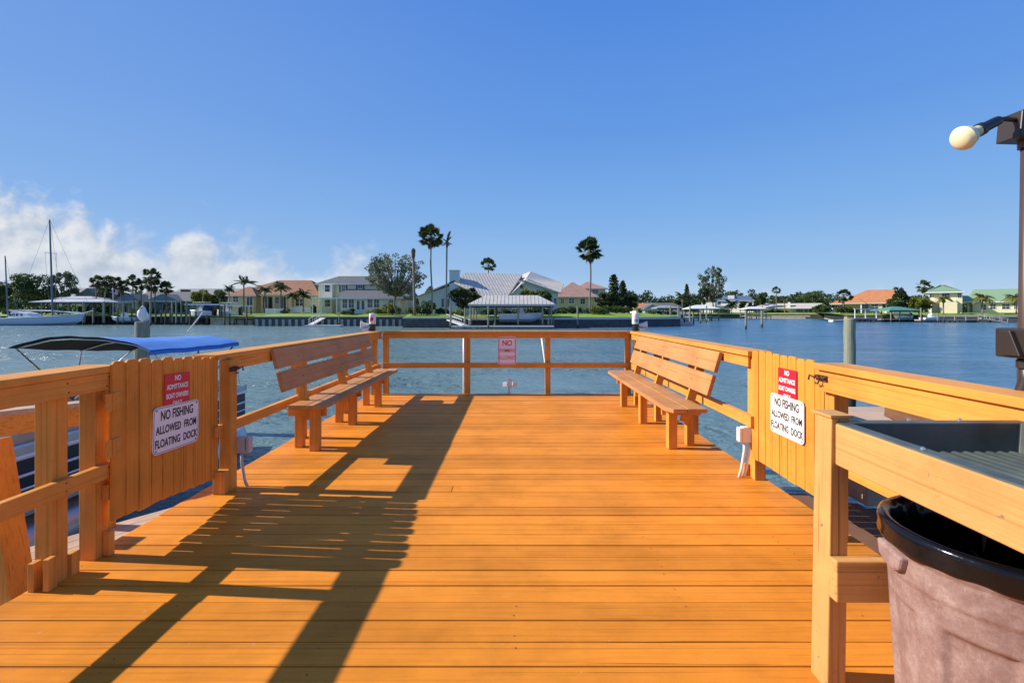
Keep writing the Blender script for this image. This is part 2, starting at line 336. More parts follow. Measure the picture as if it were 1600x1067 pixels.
# ------------------------------------------------------------------ mesh helper
BASE = {}
class MB:
    def __init__(s): s.v = []; s.f = []; s.m = []; s.tone = None
    def add(s, vs, fs, m=0):
        o = len(s.v); s.v += [tuple(p) for p in vs]
        s.f += [tuple(i + o for i in f) for f in fs]; s.m += [m] * len(fs); return s
    def box(s, x0, x1, y0, y1, z0, z1, m=0, rot=None, piv=None):
        vs = [(x, y, z) for z in (z0, z1) for y in (y0, y1) for x in (x0, x1)]
        if rot is not None:
            c = Vector(piv if piv else ((x0 + x1) / 2, (y0 + y1) / 2, (z0 + z1) / 2))
            vs = [tuple(rot @ (Vector(p) - c) + c) for p in vs]
        return s.add(vs, [(0, 2, 3, 1), (4, 5, 7, 6), (0, 1, 5, 4), (2, 6, 7, 3), (0, 4, 6, 2), (1, 3, 7, 5)], m)
    def beam(s, p, q, w, h, m=0, up=(0, 0, 1)):
        p, q = Vector(p), Vector(q); d = (q - p).normalized(); u = Vector(up)
        sd_ = d.cross(u)
        if sd_.length < 1e-5: sd_ = d.cross(Vector((1, 0, 0)))
        sd_.normalize(); u = sd_.cross(d).normalized()
        vs = []
        for e in (p, q):
            for a, b_ in ((-1, -1), (1, -1), (1, 1), (-1, 1)): vs.append(e + sd_ * a * w / 2 + u * b_ * h / 2)
        return s.add(vs, [(0, 3, 2, 1), (4, 5, 6, 7), (0, 1, 5, 4), (1, 2, 6, 5), (2, 3, 7, 6), (3, 0, 4, 7)], m)
    def tube(s, pts, r, n=8, m=0, cap=True):
        pts = [Vector(p) for p in pts]; k = len(pts)
        rs = r if isinstance(r, (list, tuple)) else [r] * k
        o = len(s.v); prev = None
        for i, p in enumerate(pts):
            d = (pts[min(i + 1, k - 1)] - pts[max(i - 1, 0)]).normalized()
            if prev is None:
                a = d.cross(Vector((0, 0, 1)))
                if a.length < 1e-4: a = Vector((1, 0, 0))
                a.normalize()
            else:
                a = (prev - d * prev.dot(d)).normalized()
            b_ = d.cross(a); prev = a
            for j in range(n):
                t = 2 * math.pi * j / n
                s.v.append(tuple(p + (a * math.cos(t) + b_ * math.sin(t)) * rs[i]))
        for i in range(k - 1):
            for j in range(n):
                j2 = (j + 1) % n
                s.f.append((o + i * n + j, o + i * n + j2, o + (i + 1) * n + j2, o + (i + 1) * n + j)); s.m.append(m)
        if cap:
            s.f.append(tuple(o + j for j in reversed(range(n)))); s.m.append(m)
            s.f.append(tuple(o + (k - 1) * n + j for j in range(n))); s.m.append(m)
        return s
    def lathe(s, prof, c, n=24, m=0, axis=None, cap=True):
        """prof = [(r, h)], turned about an axis through c"""
        ax = Vector(axis).normalized() if axis else Vector((0, 0, 1))
        a = ax.cross(Vector((0, 1, 0)))
        if a.length < 1e-3: a = ax.cross(Vector((1, 0, 0)))
        a.normalize(); b_ = ax.cross(a); c = Vector(c); o = len(s.v); k = len(prof)
        for r, h in prof:
            for j in range(n):
                t = 2 * math.pi * j / n
                s.v.append(tuple(c + ax * h + (a * math.cos(t) + b_ * math.sin(t)) * r))
        for i in range(k - 1):
            for j in range(n):
                j2 = (j + 1) % n
                s.f.append((o + i * n + j, o + i * n + j2, o + (i + 1) * n + j2, o + (i + 1) * n + j)); s.m.append(m)
        if cap:
            s.f.append(tuple(o + j for j in reversed(range(n)))); s.m.append(m)
            s.f.append(tuple(o + (k - 1) * n + j for j in range(n))); s.m.append(m)
        return s
    def prism(s, poly, z0, z1, m=0, fn=None):
        """extrude a 2-D polygon; fn maps (a, b, h) to a point"""
        fn = fn or (lambda a, b_, h: (a, b_, h)); n = len(poly)
        vs = [fn(a, b_, z0) for a, b_ in poly] + [fn(a, b_, z1) for a, b_ in poly]
        fs = [tuple(reversed(range(n))), tuple(range(n, 2 * n))] + [(i, (i + 1) % n, n + (i + 1) % n, n + i) for i in range(n)]
        return s.add(vs, fs, m)
    def build(s, name, mats, parent=None, smooth=False, bevel=0, tone=None):
        b0 = BASE.get(parent, Vector((0, 0, 0)))
        me = bpy.data.meshes.new(name)
        me.from_pydata([(x - b0[0], y - b0[1], z - b0[2]) for x, y, z in s.v], [], s.f)
        if not isinstance(mats, (list, tuple)): mats = [mats]
        for m in mats: me.materials.append(m)
        if len(mats) > 1: me.polygons.foreach_set('material_index', s.m)
        if smooth: me.polygons.foreach_set('use_smooth', [True] * len(me.polygons))
        if tone is not None:
            a = me.attributes.new('tone', 'FLOAT_COLOR', 'FACE')
            a.data.foreach_set('color', np.repeat(np.c_[np.repeat(np.asarray(tone, float)[:, None], 3, 1)], 1, 0).astype('f4').reshape(-1, 3).tolist() and
                               np.c_[np.repeat(np.asarray(tone, 'f4')[:, None], 3, 1), np.ones(len(tone), 'f4')].ravel())
        me.validate(); me.update()
        o = bpy.data.objects.new(name, me); COL.objects.link(o)
        if parent is not None: o.parent = parent
        BASE[o] = b0
        if bevel:
            md = o.modifiers.new('bevel', 'BEVEL'); md.width = bevel; md.segments = 2; md.limit_method = 'ANGLE'
        return o
def tag(o, label=None, cat=None, group=None, kind=None):
    if label: o['label'] = label
    if cat: o['category'] = cat
    if group: o['group'] = group
    if kind: o['kind'] = kind
    return o
def thing(name, label, cat, loc=(0, 0, 0), group=None):
    o = bpy.data.objects.new(name, None); COL.objects.link(o); o.location = loc; o.empty_display_size = 0.2
    BASE[o] = Vector(loc); return tag(o, label, cat, group)
def copy_tree(o, parent=None):
    c = o.copy(); COL.objects.link(c)
    if parent is not None: c.parent = parent
    for ch in list(o.children): copy_tree(ch, c)
    return c
def rotz(a): return Matrix.Rotation(a, 3, 'Z')
def text_mesh(body, size, sx, depth, bold, xf, name, mat, parent, space=1.0):
    cu = bpy.data.curves.new('lettering', 'FONT'); cu.body = body; cu.size = size; cu.align_x = 'CENTER'; cu.align_y = 'CENTER'
    cu.extrude = depth; cu.offset = bold; cu.space_character = space; cu.resolution_u = 4
    t = bpy.data.objects.new('lettering', cu); COL.objects.link(t)
    dg = bpy.context.evaluated_depsgraph_get(); me = bpy.data.meshes.new_from_object(t.evaluated_get(dg))
    bpy.data.objects.remove(t); bpy.data.curves.remove(cu)
    b0 = BASE.get(parent, Vector((0, 0, 0)))
    for v in me.vertices: v.co = Vector(xf(v.co.x * sx, v.co.y, v.co.z)) - b0
    me.materials.clear(); me.materials.append(mat); me.name = name
    o = bpy.data.objects.new(name, me); COL.objects.link(o); o.parent = parent; BASE[o] = b0
    return o

# ================================================================== SETTING
def big_quad(name, x0, x1, y0, y1, z, mat):
    return tag(MB().add([(x0, y0, z), (x1, y0, z), (x1, y1, z), (x0, y1, z)], [(0, 1, 2, 3)]).build(name, mat), kind='structure')
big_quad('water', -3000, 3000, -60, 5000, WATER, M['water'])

SHORE = [(-500, 104), (40, 104), (180, 101), (400, 97), (402, 89), (631, 89), (633, 80), (868, 80.2), (1000, 84), (1062, 88)]   # (px, distance)
SHORE_R = [(1062, 200), (1180, 196), (1292, 180), (1322, 128), (1440, 126), (1600, 118), (2000, 112)]
def land():
    pts = [(PX(p, d), d) for p, d in SHORE + SHORE_R]; pts = [(-1500, 104)] + pts[1:] + [(1500, 112)]
    n = len(pts); mb = MB(); zs = LAND - 0.05; zi = 0.98
    off = [(x + (3 if k == len(SHORE) - 1 else 0) * 0, y + 7) for k, (x, y) in enumerate(pts)]
    i1 = len(SHORE) - 1
    off[i1] = (pts[i1][0] - 4, pts[i1][1] + 7); off[i1 + 1] = (pts[i1 + 1][0] - 4, pts[i1 + 1][1] + 7)
    mb.add([(x, y, zs) for x, y in pts] + [(x, y, zi) for x, y in off], [(i, i + 1, n + i + 1, n + i) for i in range(n - 1)])
    mb.add([(x, y, zi) for x, y in off] + [(1500, 900, zi), (-1500, 900, zi)], [tuple(range(n + 2))])
    mb.add([(x, y, zs) for x, y in pts] + [(x, y, WATER - 1) for x, y in pts], [(i, n + i, n + i + 1, i + 1) for i in range(n - 1)], 1)
    tag(mb.build('land', [M['grass'], M['bank']]), kind='structure')
land()

def deck():
    mb = MB(); tone = []; rnd = random.Random(4)
    y = 8.24; pitch = 0.141; k = 0
    while y > -1.2:
        z1 = rnd.uniform(-0.0025, 0.0015); g = rnd.uniform(0.004, 0.008)
        # a few boards are butted from two lengths
        cuts = [-2.44, 2.10]
        if k in (9, 31): cuts = [-2.44, rnd.uniform(-1.2, 1.6), 2.10]
        if y < 2.75: cuts[-1] = 2.35
        for a, b_ in zip(cuts[:-1], cuts[1:]):
            n0 = len(mb.f)
            mb.box(a + 0.001, b_ - 0.002, y - pitch + g, y, z1 - 0.036, z1, 0, rot=Matrix.Rotation(rnd.uniform(-0.006, 0.006), 3, 'X'))
            tn = rnd.uniform(0.86, 1.10); tone += [tn] * (len(mb.f) - n0)
        y -= pitch; k += 1
    n0 = len(mb.f)
    for yy in np.arange(-1.0, 8.2, 0.41): pass
    for xx in (-2.38, -1.6, -0.8, 0.0, 0.8, 1.6, 2.02): mb.box(xx - 0.02, xx + 0.02, -1.2, 8.2, -0.24, -0.042, 1)
    mb.box(-2.40, 2.06, -1.2, 8.2, -0.262, -0.244, 1)  # added dark sheet below the joists, stands in for shade in the board gaps
    tone += [1.0] * (len(mb.f) - n0)
    n0 = len(mb.f); y = 8.24
    while y > 1.2:
        for xx in (-2.38, -1.6, -0.8, 0.0, 0.8, 1.6):
            for f in (0.28, 0.74):
                if rnd.random() < 0.5: continue
                cx_ = xx + rnd.uniform(-0.012, 0.012); cy_ = y - pitch * (1 - f) + rnd.uniform(-0.006, 0.006); r_ = rnd.uniform(0.0028, 0.0042)
                mb.add([(cx_ + r_ * math.cos(a), cy_ + r_ * math.sin(a), 0.0026) for a in np.linspace(0, 5.236, 6)], [(0, 1, 2, 3, 4, 5)], 1)
        y -= pitch
    tone += [1.0] * (len(mb.f) - n0)
    o = mb.build('deck', [M['deck'], M['frame_dark']], tone=tone)
    md = o.modifiers.new('bevel', 'BEVEL'); md.width = 0.004; md.segments = 2; md.limit_method = 'ANGLE'
    tag(o, kind='structure')
deck()

# ================================================================== RAILINGS
def railing(name, label, posts, caps, beams, mids, base, cleats=()):
    r = thing(name, label, 'railing', base)
    for (x0, x1, y0, y1, z0, z1) in posts: MB().box(x0, x1, y0, y1, z0, z1).build('post', M['rail_z'], r, bevel=0.004)
    for nm, lst in (('handrail_cap', caps), ('top_beam', beams), ('mid_rail', mids)):
        for (x0, x1, y0, y1, z0, z1) in lst:
            ax = 'y' if (y1 - y0) > (x1 - x0) else 'x'
            mb = MB().box(x0, x1, y0, y1, z0, z1)
            if nm != 'handrail_cap':
                for (px0, px1, py0, py1, _, _) in posts:
                    for f in (0.25, 0.75):
                        z = z0 + (z1 - z0) * f; q = random.uniform(-0.012, 0.012)
                        if ax == 'y' and y0 < (py0 + py1) / 2 < y1: mb.lathe([(0.0055, 0), (0.004, 0.0015)], (x1 if x0 < 0 else x0, (py0 + py1) / 2 + q, z), 8, 1, axis=(1 if x0 < 0 else -1, 0, 0))
                        if ax == 'x': mb.lathe([(0.0055, 0), (0.004, 0.0015)], ((px0 + px1) / 2 + q, y0, z), 8, 1, axis=(0, -1, 0))
            mb.build(nm, [M['rail_' + ax], M['rust']], r, bevel=0.004)
    for (x0, x1, y0, y1, z0, z1) in cleats: MB().box(x0, x1, y0, y1, z0, z1).build('cleat', M['rail_z'], r, bevel=0.003)
    return r
# left, near
railing('railing', 'short orange wooden railing in the left foreground, before the left gate',
        [(-2.435, -2.346, 2.45, 2.539, -0.03, 1.043), (-2.435, -2.346, 2.70, 2.789, -0.03, 1.043), (-2.435, -2.346, 0.7, 0.789, -0.03, 1.043)],
        [(-2.51, -2.30, 0.2, 2.83, 1.046, 1.084)], [(-2.344, -2.308, 0.2, 2.80, 0.95, 1.044)],
        [(-2.344, -2.308, 0.2, 2.80, 0.445, 0.53)], (-2.4, 1.5, 0),
        [(-2.345, -2.315, 2.40, 2.448, 0.0, 0.16), (-2.345, -2.305, 2.75, 2.787, 0.0, 0.14), (-2.36, -2.33, 2.54, 2.59, 0, 0.12), (-2.42, -2.39, 2.40, 2.448, -0.02, 0.14)])
# left, far (beside the bench)
railing('railing', 'long orange wooden railing behind the left bench',
        [(-2.30, -2.21, 3.76, 3.849, -0.03, 1.015)] + [(-2.40, -2.311, y, y + 0.089, -0.03, 1.02) for y in (5.30, 6.62, 8.08)],
        [(-2.47, -2.262, 3.70, 8.29, 1.022, 1.062)], [(-2.309, -2.270, 3.86, 8.24, 0.93, 1.02)],
        [(-2.309, -2.265, 3.66, 8.24, 0.435, 0.515)], (-2.3, 6.0, 0), [(-2.30, -2.21, 3.68, 3.757, 0.0, 0.17)])
# end of the dock
railing('railing', 'orange wooden railing across the far end of the dock, facing the camera',
        [(-2.235, -2.146, 8.192, 8.281, -0.2, 1.02), (-0.845, -0.756, 8.192, 8.281, -0.2, 1.02), (0.52, 0.609, 8.192, 8.281, -0.2, 1.02), (1.885, 1.974, 8.192, 8.281, -0.2, 1.02)],
        [(-2.212, 1.936, 8.12, 8.30, 1.026, 1.066)], [(-2.217, 1.94, 8.15, 8.19, 0.945, 1.024)],
        [(-2.217, 1.94, 8.15, 8.19, 0.445, 0.53)], (0, 8.2, 0))
# right, far
railing('railing', 'long sunlit orange wooden railing behind the right bench',
        [(2.0, 2.089, y, y + 0.089, -0.03, 1.02) for y in (4.06, 5.48, 6.86, 8.08)],
        [(1.94, 2.15, 4.02, 8.29, 1.022, 1.062)], [(1.962, 1.998, 4.06, 8.24, 0.93, 1.02)],
        [(1.945, 1.998, 3.98, 8.24, 0.44, 0.53)], (2.05, 6.0, 0), [(1.985, 2.075, 3.99, 4.055, 0, 1.01), (1.95, 1.998, 4.10, 4.14, 0, 0.10)])
# right, near
railing('railing', 'sunlit orange wooden railing in the right foreground, between gate and rubbish bin',
        [(1.93, 2.019, y, y + 0.089, -0.03, 1.02) for y in (2.92, 1.5, 0.1)],
        [(1.87, 2.05, -0.6, 3.02, 1.034, 1.074)], [(1.89, 1.928, -0.6, 3.0, 0.905, 1.032)],
        [(1.89, 1.928, -0.6, 2.9, 0.45, 0.54)], (1.95, 1.5, 0))

# ================================================================== GATES
def gate(label, X, side, y0, z0b, z0t, y1, z1b, z1t, n, hinges):
    """side = +1: face towards +X. y0 is the hinge end."""
    g = thing('gate', label, 'gate', (X, (y0 + y1) / 2, 0))
    rnd = random.Random(int(abs(X) * 100)); w = (y1 - y0) / n
    for i in range(n):
        a = y0 + w * i + (0.004 if w > 0 else -0.004) * rnd.uniform(0.5, 1.1); b_ = y0 + w * (i + 1) - (0.003 if w > 0 else -0.003)
        t = (i + 0.5) / n; zb = z0b + (z1b - z0b) * t + rnd.uniform(-0.006, 0.006); zt = z0t + (z1t - z0t) * t + rnd.uniform(-0.008, 0.008)
        c = 0.017; s = 1 if b_ > a else -1
        sk = (z1t - z0t) / (y1 - y0) * 0.0
        poly = [(a, zb), (b_, zb), (b_, zt - c), (b_ - s * c, zt), (a + s * c, zt), (a, zt - c)]
        off = rnd.uniform(-0.002, 0.002)
        MB().prism(poly, X + off - 0.018 * side, X + off, fn=lambda p, q, h: (h, p, q)).build('picket', M['gate'], g, bevel=0.002)
    xb0, xb1 = sorted((X - side * 0.022, X - side * 0.058))
    ya, yb = sorted((y0, y1))
    for f in (0.18, 0.80):
        za = z0b + (z0t - z0b) * f; zb = z1b + (z1t - z1b) * f
        MB().beam(((xb0 + xb1) / 2, y0, za), ((xb0 + xb1) / 2, y1, zb), 0.036, 0.085).build('cross_rail', M['rail_y'], g)
    MB().beam(((xb0 + xb1) / 2 - side * 0.038, y0, z0b + 0.18), ((xb0 + xb1) / 2 - side * 0.038, y1, z1t - 0.25), 0.036, 0.085).build('brace', M['rail_y'], g)
    s = 1 if y1 > y0 else -1
    for z in hinges:
        h = MB(); xa, xb = sorted((X + side * 0.003, X + side * 0.007))
        ya2, yb2 = sorted((y0 - s * 0.055, y0 + s * 0.055)); h.box(xa, xb, ya2, yb2, z - 0.05, z + 0.05)
        h.tube([(X + side * 0.009, y0, z - 0.05), (X + side * 0.009, y0, z + 0.05)], 0.007, 8)
        for yy in (-0.04, 0.04):
            for zz in (-0.03, 0.03): h.lathe([(0.006, 0), (0.005, 0.003)], (X + side * 0.007, y0 + yy, z + zz), 8, axis=(side, 0, 0))
        h.build('hinge', M['rail_z'], g)
    return g
gate('orange picket gate with rounded tops on the left side of the dock, in shade', -2.285, 1, 2.745, 0.20, 1.115, 3.73, 0.12, 1.05, 10, (0.88, 0.62))
gate('sunlit orange picket gate with two signs on the right side of the dock', 1.975, -1, 4.02, 0.185, 1.08, 3.08, 0.17, 1.06, 9, ())
# filler post left of the right gate's near end
def latch(label, x, y, z, side):
    l = thing('gate_latch', label, 'latch', (x, y, z))
    b = MB().box(x - 0.004, x + 0.004, y - 0.05, y + 0.05, z - 0.018, z + 0.018).build('plate', M['rust'], l)
    MB().tube([(x + side * 0.012, y - 0.05, z + 0.004), (x + side * 0.014, y + 0.06, z), (x + side * 0.03, y + 0.075, z + 0.01), (x + side * 0.03, y + 0.085, z - 0.02)], 0.006, 6).build('bolt', M['rust'], l)
    MB().tube([(x + side * 0.02, y + 0.02 + 0.022 * math.cos(t), z - 0.01 + 0.028 * math.sin(t)) for t in np.linspace(0, 5.5, 10)], 0.005, 6).build('ring', M['rust'], l)
latch('rusty iron latch on the far post of the left gate', -2.20, 3.78, 0.945, 1)
latch('rusty iron latch at the near end of the right gate', 1.885, 2.965, 0.985, -1)

# ================================================================== SIGNS
def rrect(w, h, r, n=5):
    p = []
    for cx, cy, a0 in ((w / 2 - r, h / 2 - r, 0), (-w / 2 + r, h / 2 - r, 90), (-w / 2 + r, -h / 2 + r, 180), (w / 2 - r, -h / 2 + r, 270)):
        for k in range(n + 1):
            a = R(a0 + 90 * k / n); p.append((cx + r * math.cos(a), cy + r * math.sin(a)))
    return p
def ring(mb, outer, inner, z, xf, m=0):
    n = len(outer)
    mb.add([xf(a, b_, z) for a, b_ in outer] + [xf(a, b_, z) for a, b_ in inner], [(i, (i + 1) % n, n + (i + 1) % n, n + i) for i in range(n)], m)
def sign(label, w, h, r, xf, base, bg, ink, border, lines, screws=True):
    s = thing('sign', label, 'sign', base)
    MB().prism(rrect(w, h, r), 0, 0.002, fn=xf).build('plate', bg, s)
    if border:
        mb = MB(); o_, i_ = border
        ring(mb, rrect(w - o_ * 2, h - o_ * 2, max(0.004, r - o_)), rrect(w - i_ * 2, h - i_ * 2, max(0.003, r - i_)), 0.0026, xf)
        mb.build('border', ink, s)
    for (txt, y, size, sx, bold, sp) in lines:
        text_mesh(txt, size, sx, 0.0003, bold, lambda a, b_, c, y=y: xf(a, b_ + y, 0.0032 + c), 'lettering', ink, s, sp)
    if screws:
        for a in (-1, 1):
            for b_ in (-1, 1):
                mb = MB(); mb.lathe([(0.006, 0), (0.0045, 0.003)], xf(a * (w / 2 - 0.03), b_ * (h / 2 - 0.022), 0.002), 10, axis=Vector(xf(0, 0, 1)) - Vector(xf(0, 0, 0)))
                mb.build('screw', M['rust'], s)
    return s
# left gate (faces +X): sign's right hand runs towards +Y
def xf_left(Y, Z, X, tilt=0.0): return lambda a, b_, c: (X + c, Y + a * math.cos(tilt) - b_ * math.sin(tilt), Z + b_ * math.cos(tilt) + a * math.sin(tilt))
def xf_right(Y, Z, X, tilt=0.0): return lambda a, b_, c: (X - c, Y - a * math.cos(tilt) + b_ * math.sin(tilt), Z + b_ * math.cos(tilt) + a * math.sin(tilt))
FISH = [('NO FISHING', 0.088, 0.086, 0.66, 0.0018, 1.0), ('ALLOWED  FROM', -0.002, 0.072, 0.66, 0.0016, 1.03), ('FLOATING  DOCK', -0.088, 0.072, 0.66, 0.0016, 1.03)]
ADMIT = [('NO', 0.088, 0.048, 0.8, 0.0014, 1.0), ('ADMITTANCE', 0.032, 0.045, 0.72, 0.0014, 1.0), ('BOAT OWNERS', -0.028, 0.045, 0.66, 0.0014, 1.0), ('ONLY', -0.082, 0.045, 0.75, 0.0014, 1.0)]
sign('red sign with white lettering NO ADMITTANCE on the left gate', 0.245, 0.24, 0.003, xf_left(3.265, 0.858, -2.279, -0.03), (-2.279, 3.265, 0.86), M['sign_red'], M['sign_white'], None, ADMIT, False)
sign('white sign with black lettering NO FISHING on the left gate', 0.44, 0.30, 0.035, xf_left(3.255, 0.625, -2.274, -0.035), (-2.274, 3.255, 0.62), M['sign_white'], M['ink_black'], (0.006, 0.0095), FISH)
sign('red sign with white lettering NO ADMITTANCE on the right gate', 0.235, 0.24, 0.003, xf_right(3.49, 0.858, 1.969, 0.0), (1.969, 3.49, 0.86), M['sign_red'], M['sign_white'], None, ADMIT, False)
sign('white sign with black lettering NO FISHING on the right gate', 0.43, 0.295, 0.035, xf_right(3.49, 0.630, 1.964, 0.0), (1.964, 3.49, 0.62), M['sign_white'], M['ink_black'], (0.006, 0.0095), FISH)
xe = lambda a, b_, c: (-0.125 + a, 8.146 - c, 0.735 + b_)
sign('white and red sign NO SWIMMING ALLOWED on the far railing', 0.315, 0.47, 0.045, xe, (-0.125, 8.146, 0.735), plain('sign_enamel_pink', (0.80, 0.72, 0.75), 0.35, var=0.03), M['ink_red'], (0.012, 0.024),
     [('NO', 0.125, 0.125, 0.85, 0.003, 1.0), ('SWIMMING', 0.0, 0.090, 0.60, 0.0008, 1.12), ('ALLOWED', -0.12, 0.090, 0.66, 0.0008, 1.12)], False)

# ================================================================== BENCHES
def bench(label, s, x_front, x_wall, y0, y1, z, back_bot, back_top, zb, zt, legs, dy=0.03):
    """s = +1: bench on the left side facing +X; -1: mirrored"""
    b = thing('bench', label, 'bench', ((x_front + x_wall) / 2, (y0 + y1) / 2, 0))
    w = (x_front - x_wall) / 2; t = 0.04
    # front board with clipped corners, rear board
    c = 0.05
    fb = [(x_wall + w + 0.004 * s, y0), (x_front - c * s, y0), (x_front, y0 + 0.10), (x_front, y1 - 0.10), (x_front - c * s, y1), (x_wall + w + 0.004 * s, y1)]
    if s < 0: fb.reverse()
    MB().prism(fb, z - t, z).build('seat_board', M['bench_y'], b, bevel=0.004)
    xa, xb = sorted((x_wall, x_wall + w - 0.004 * s)); MB().box(xa, xb, y0 + 0.01, y1 - 0.01, z - t, z).build('seat_board', M['bench_y'], b, bevel=0.004)
    for yl in legs:
        xa, xb = sorted((x_front - 0.13 * s, x_front - 0.13 * s - 0.089 * s))
        MB().box(xa, xb, yl, yl + 0.089, 0, z - t - 0.001).build('leg', M['rail_z'], b, bevel=0.004)
        xa, xb = sorted((x_front - 0.09 * s, x_wall - 0.12 * s))
        m_ = MB(); m_.box(xa, xb, yl + 0.092, yl + 0.128, z - t - 0.12, z - t - 0.002); m_.build('seat_bearer', M['rail_x'], b, bevel=0.003)
        # leaning back support
        d = Vector((back_top - back_bot, 0, zt - zb)).normalized()
        p = Vector((back_bot - 0.055 * s, yl + 0.112, zb)) - d * 0.36; q = Vector((back_top - 0.055 * s, yl + 0.112, zt)) - d * 0.02
        MB().beam(p, q, 0.038, 0.089, up=(1, 0, 0)).build('back_support', M['rail_z'], b, bevel=0.003)
        xr = x_front - 0.175 * s - 0.22 * s
        if s > 0 or True:
            xa, xb = sorted((x_wall + 0.01 * s, x_wall - 0.07 * s))
            MB().box(xa, xb, yl + 0.13, yl + 0.21, 0, z - t - 0.003).build('leg', M['rail_z'], b, bevel=0.004)
    d = Vector((back_top - back_bot, 0, zt - zb)); L = d.length; d.normalize()
    nrm = Vector((d.z, 0, -d.x)) * s
    for a, c_ in ((0.0, 0.47), (0.545, 1.0)):
        p0 = Vector((back_bot, 0, zb)) + d * L * a; p1 = Vector((back_bot, 0, zb)) + d * L * c_
        k = 0.015
        MB().beam((p0.x / 2 + p1.x / 2 - nrm.x * 0.02, y0 + dy, p0.z / 2 + p1.z / 2), (p0.x / 2 + p1.x / 2 - nrm.x * 0.02, y1 + dy * 1.5, p0.z / 2 + p1.z / 2), (p1 - p0).length, 0.038, up=nrm).build('back_board', M['bench_y'], b, bevel=0.004)
    for yl in legs:
        for f in (0.25, 0.75):
            p = Vector((back_bot, yl + 0.112, zb)) + d * L * f
            mb = MB(); mb.lathe([(0.008, 0), (0.006, 0.004)], p - nrm * 0.001, 8, axis=nrm); mb.build('bolt', M['rust'], b)
    return b
bench('orange wooden bench on the left side of the dock, its front in shade', 1, -1.83, -2.185, 4.65, 7.67, 0.49, -2.130, -2.235, 0.645, 1.04, (4.82, 5.94, 7.05), -0.17)
bench('sunlit orange wooden bench on the right side of the dock', -1, 1.43, 1.80, 4.50, 7.50, 0.485, 1.80, 1.92, 0.60, 1.01, (4.89, 6.0, 7.06))

# ================================================================== TABLE, BIN
def table():
    t = thing('cleaning_table', 'orange wooden fish cleaning table with dark rubber trough top in right foreground', 'table', (1.6, 1.2, 0))
    def lean(mb, k):  # posts lean a little
        mb.v = [(x - 0.016 * (1 - z), y, z) for x, y, z in mb.v]; return mb
    lean(MB().box(1.165, 1.232, 1.775, 1.875, -0.002, 1.0), 1).build('leg', M['old_z'], t, bevel=0.004)
    MB().box(1.158, 1.24, 1.768, 1.885, 1.002, 1.012).build('leg_cap', M['old_x'], t)
    MB().box(1.165, 1.232, 0.42, 0.52, 0, 0.96).build('leg', M['old_z'], t, bevel=0.004)
    for y in (1.78, 0.42): MB().box(1.80, 1.868, y, y + 0.09, 0, 0.95).build('leg', M['old_z'], t, bevel=0.004)
    MB().box(1.175, 1.213, 0.40, 1.772, 0.832, 0.982).build('side_board', M['old_y'], t, bevel=0.005)
    MB().box(1.848, 1.884, 0.40, 1.772, 0.832, 0.975).build('side_board', M['old_y'], t, bevel=0.005)
    MB().box(1.236, 1.797, 1.765, 1.80, 0.832, 0.965).build('end_board', M['old_x'], t, bevel=0.004)
    MB().box(1.215, 1.828, 0.40, 0.438, 0.832, 0.965).build('end_board', M['old_x'], t, bevel=0.004)
    MB().box(1.15, 1.83, 1.725, 1.770, 0.352, 0.50).build('stretcher', M['old_x'], t, bevel=0.005)
    # trough: rim, walls, ribbed floor
    mb = MB(); x0, x1, y0, y1 = 1.178, 1.888, 0.39, 1.814; zt = 0.987; zf = 0.885
    ix0, ix1, iy0, iy1 = x0 + 0.042, x1 - 0.05, y0 + 0.06, y1 - 0.06
    fx0, fx1, fy0, fy1 = ix0 + 0.02, ix1 - 0.02, iy0 + 0.02, iy1 - 0.012
    def loop(a, b_, c, d_, z): return [(a, c, z), (b_, c, z), (b_, d_, z), (a, d_, z)]
    vs = loop(x0, x1, y0, y1, zt - 0.02) + loop(x0 + 0.004, x1 - 0.004, y0 + 0.004, y1 - 0.004, zt) + loop(ix0, ix1, iy0, iy1, zt + 0.002) + loop(fx0, fx1, fy0, fy1, zf)
    fs = []
    for k in range(3):
        for i in range(4): fs.append((k * 4 + i, k * 4 + (i + 1) % 4, (k + 1) * 4 + (i + 1) % 4, (k + 1) * 4 + i))
    mb.add(vs, fs)
    # floor with ribs along its length
    n = 14; xs = np.linspace(fx0, fx1, n * 4 + 1); prof = [zf + (0.005 if (i % 4) in (1, 2) else 0.0) for i in range(len(xs))]
    vv = [(x, fy0, z) for x, z in zip(xs, prof)] + [(x, fy1, z) for x, z in zip(xs, prof)]; k = len(xs)
    mb.add(vv, [(i, i + 1, k + i + 1, k + i) for i in range(k - 1)])
    o = mb.build('trough', M['liner'], t, bevel=0.004)
    for p in ((1.47, y1 - 0.012), (1.66, y1 - 0.012), (1.2, 1.42)):
        MB().lathe([(0.007, 0), (0.006, 0.005), (0.002, 0.008)], (p[0], p[1], zt + 0.001), 10).build('screw', M['steel'], t)
table()
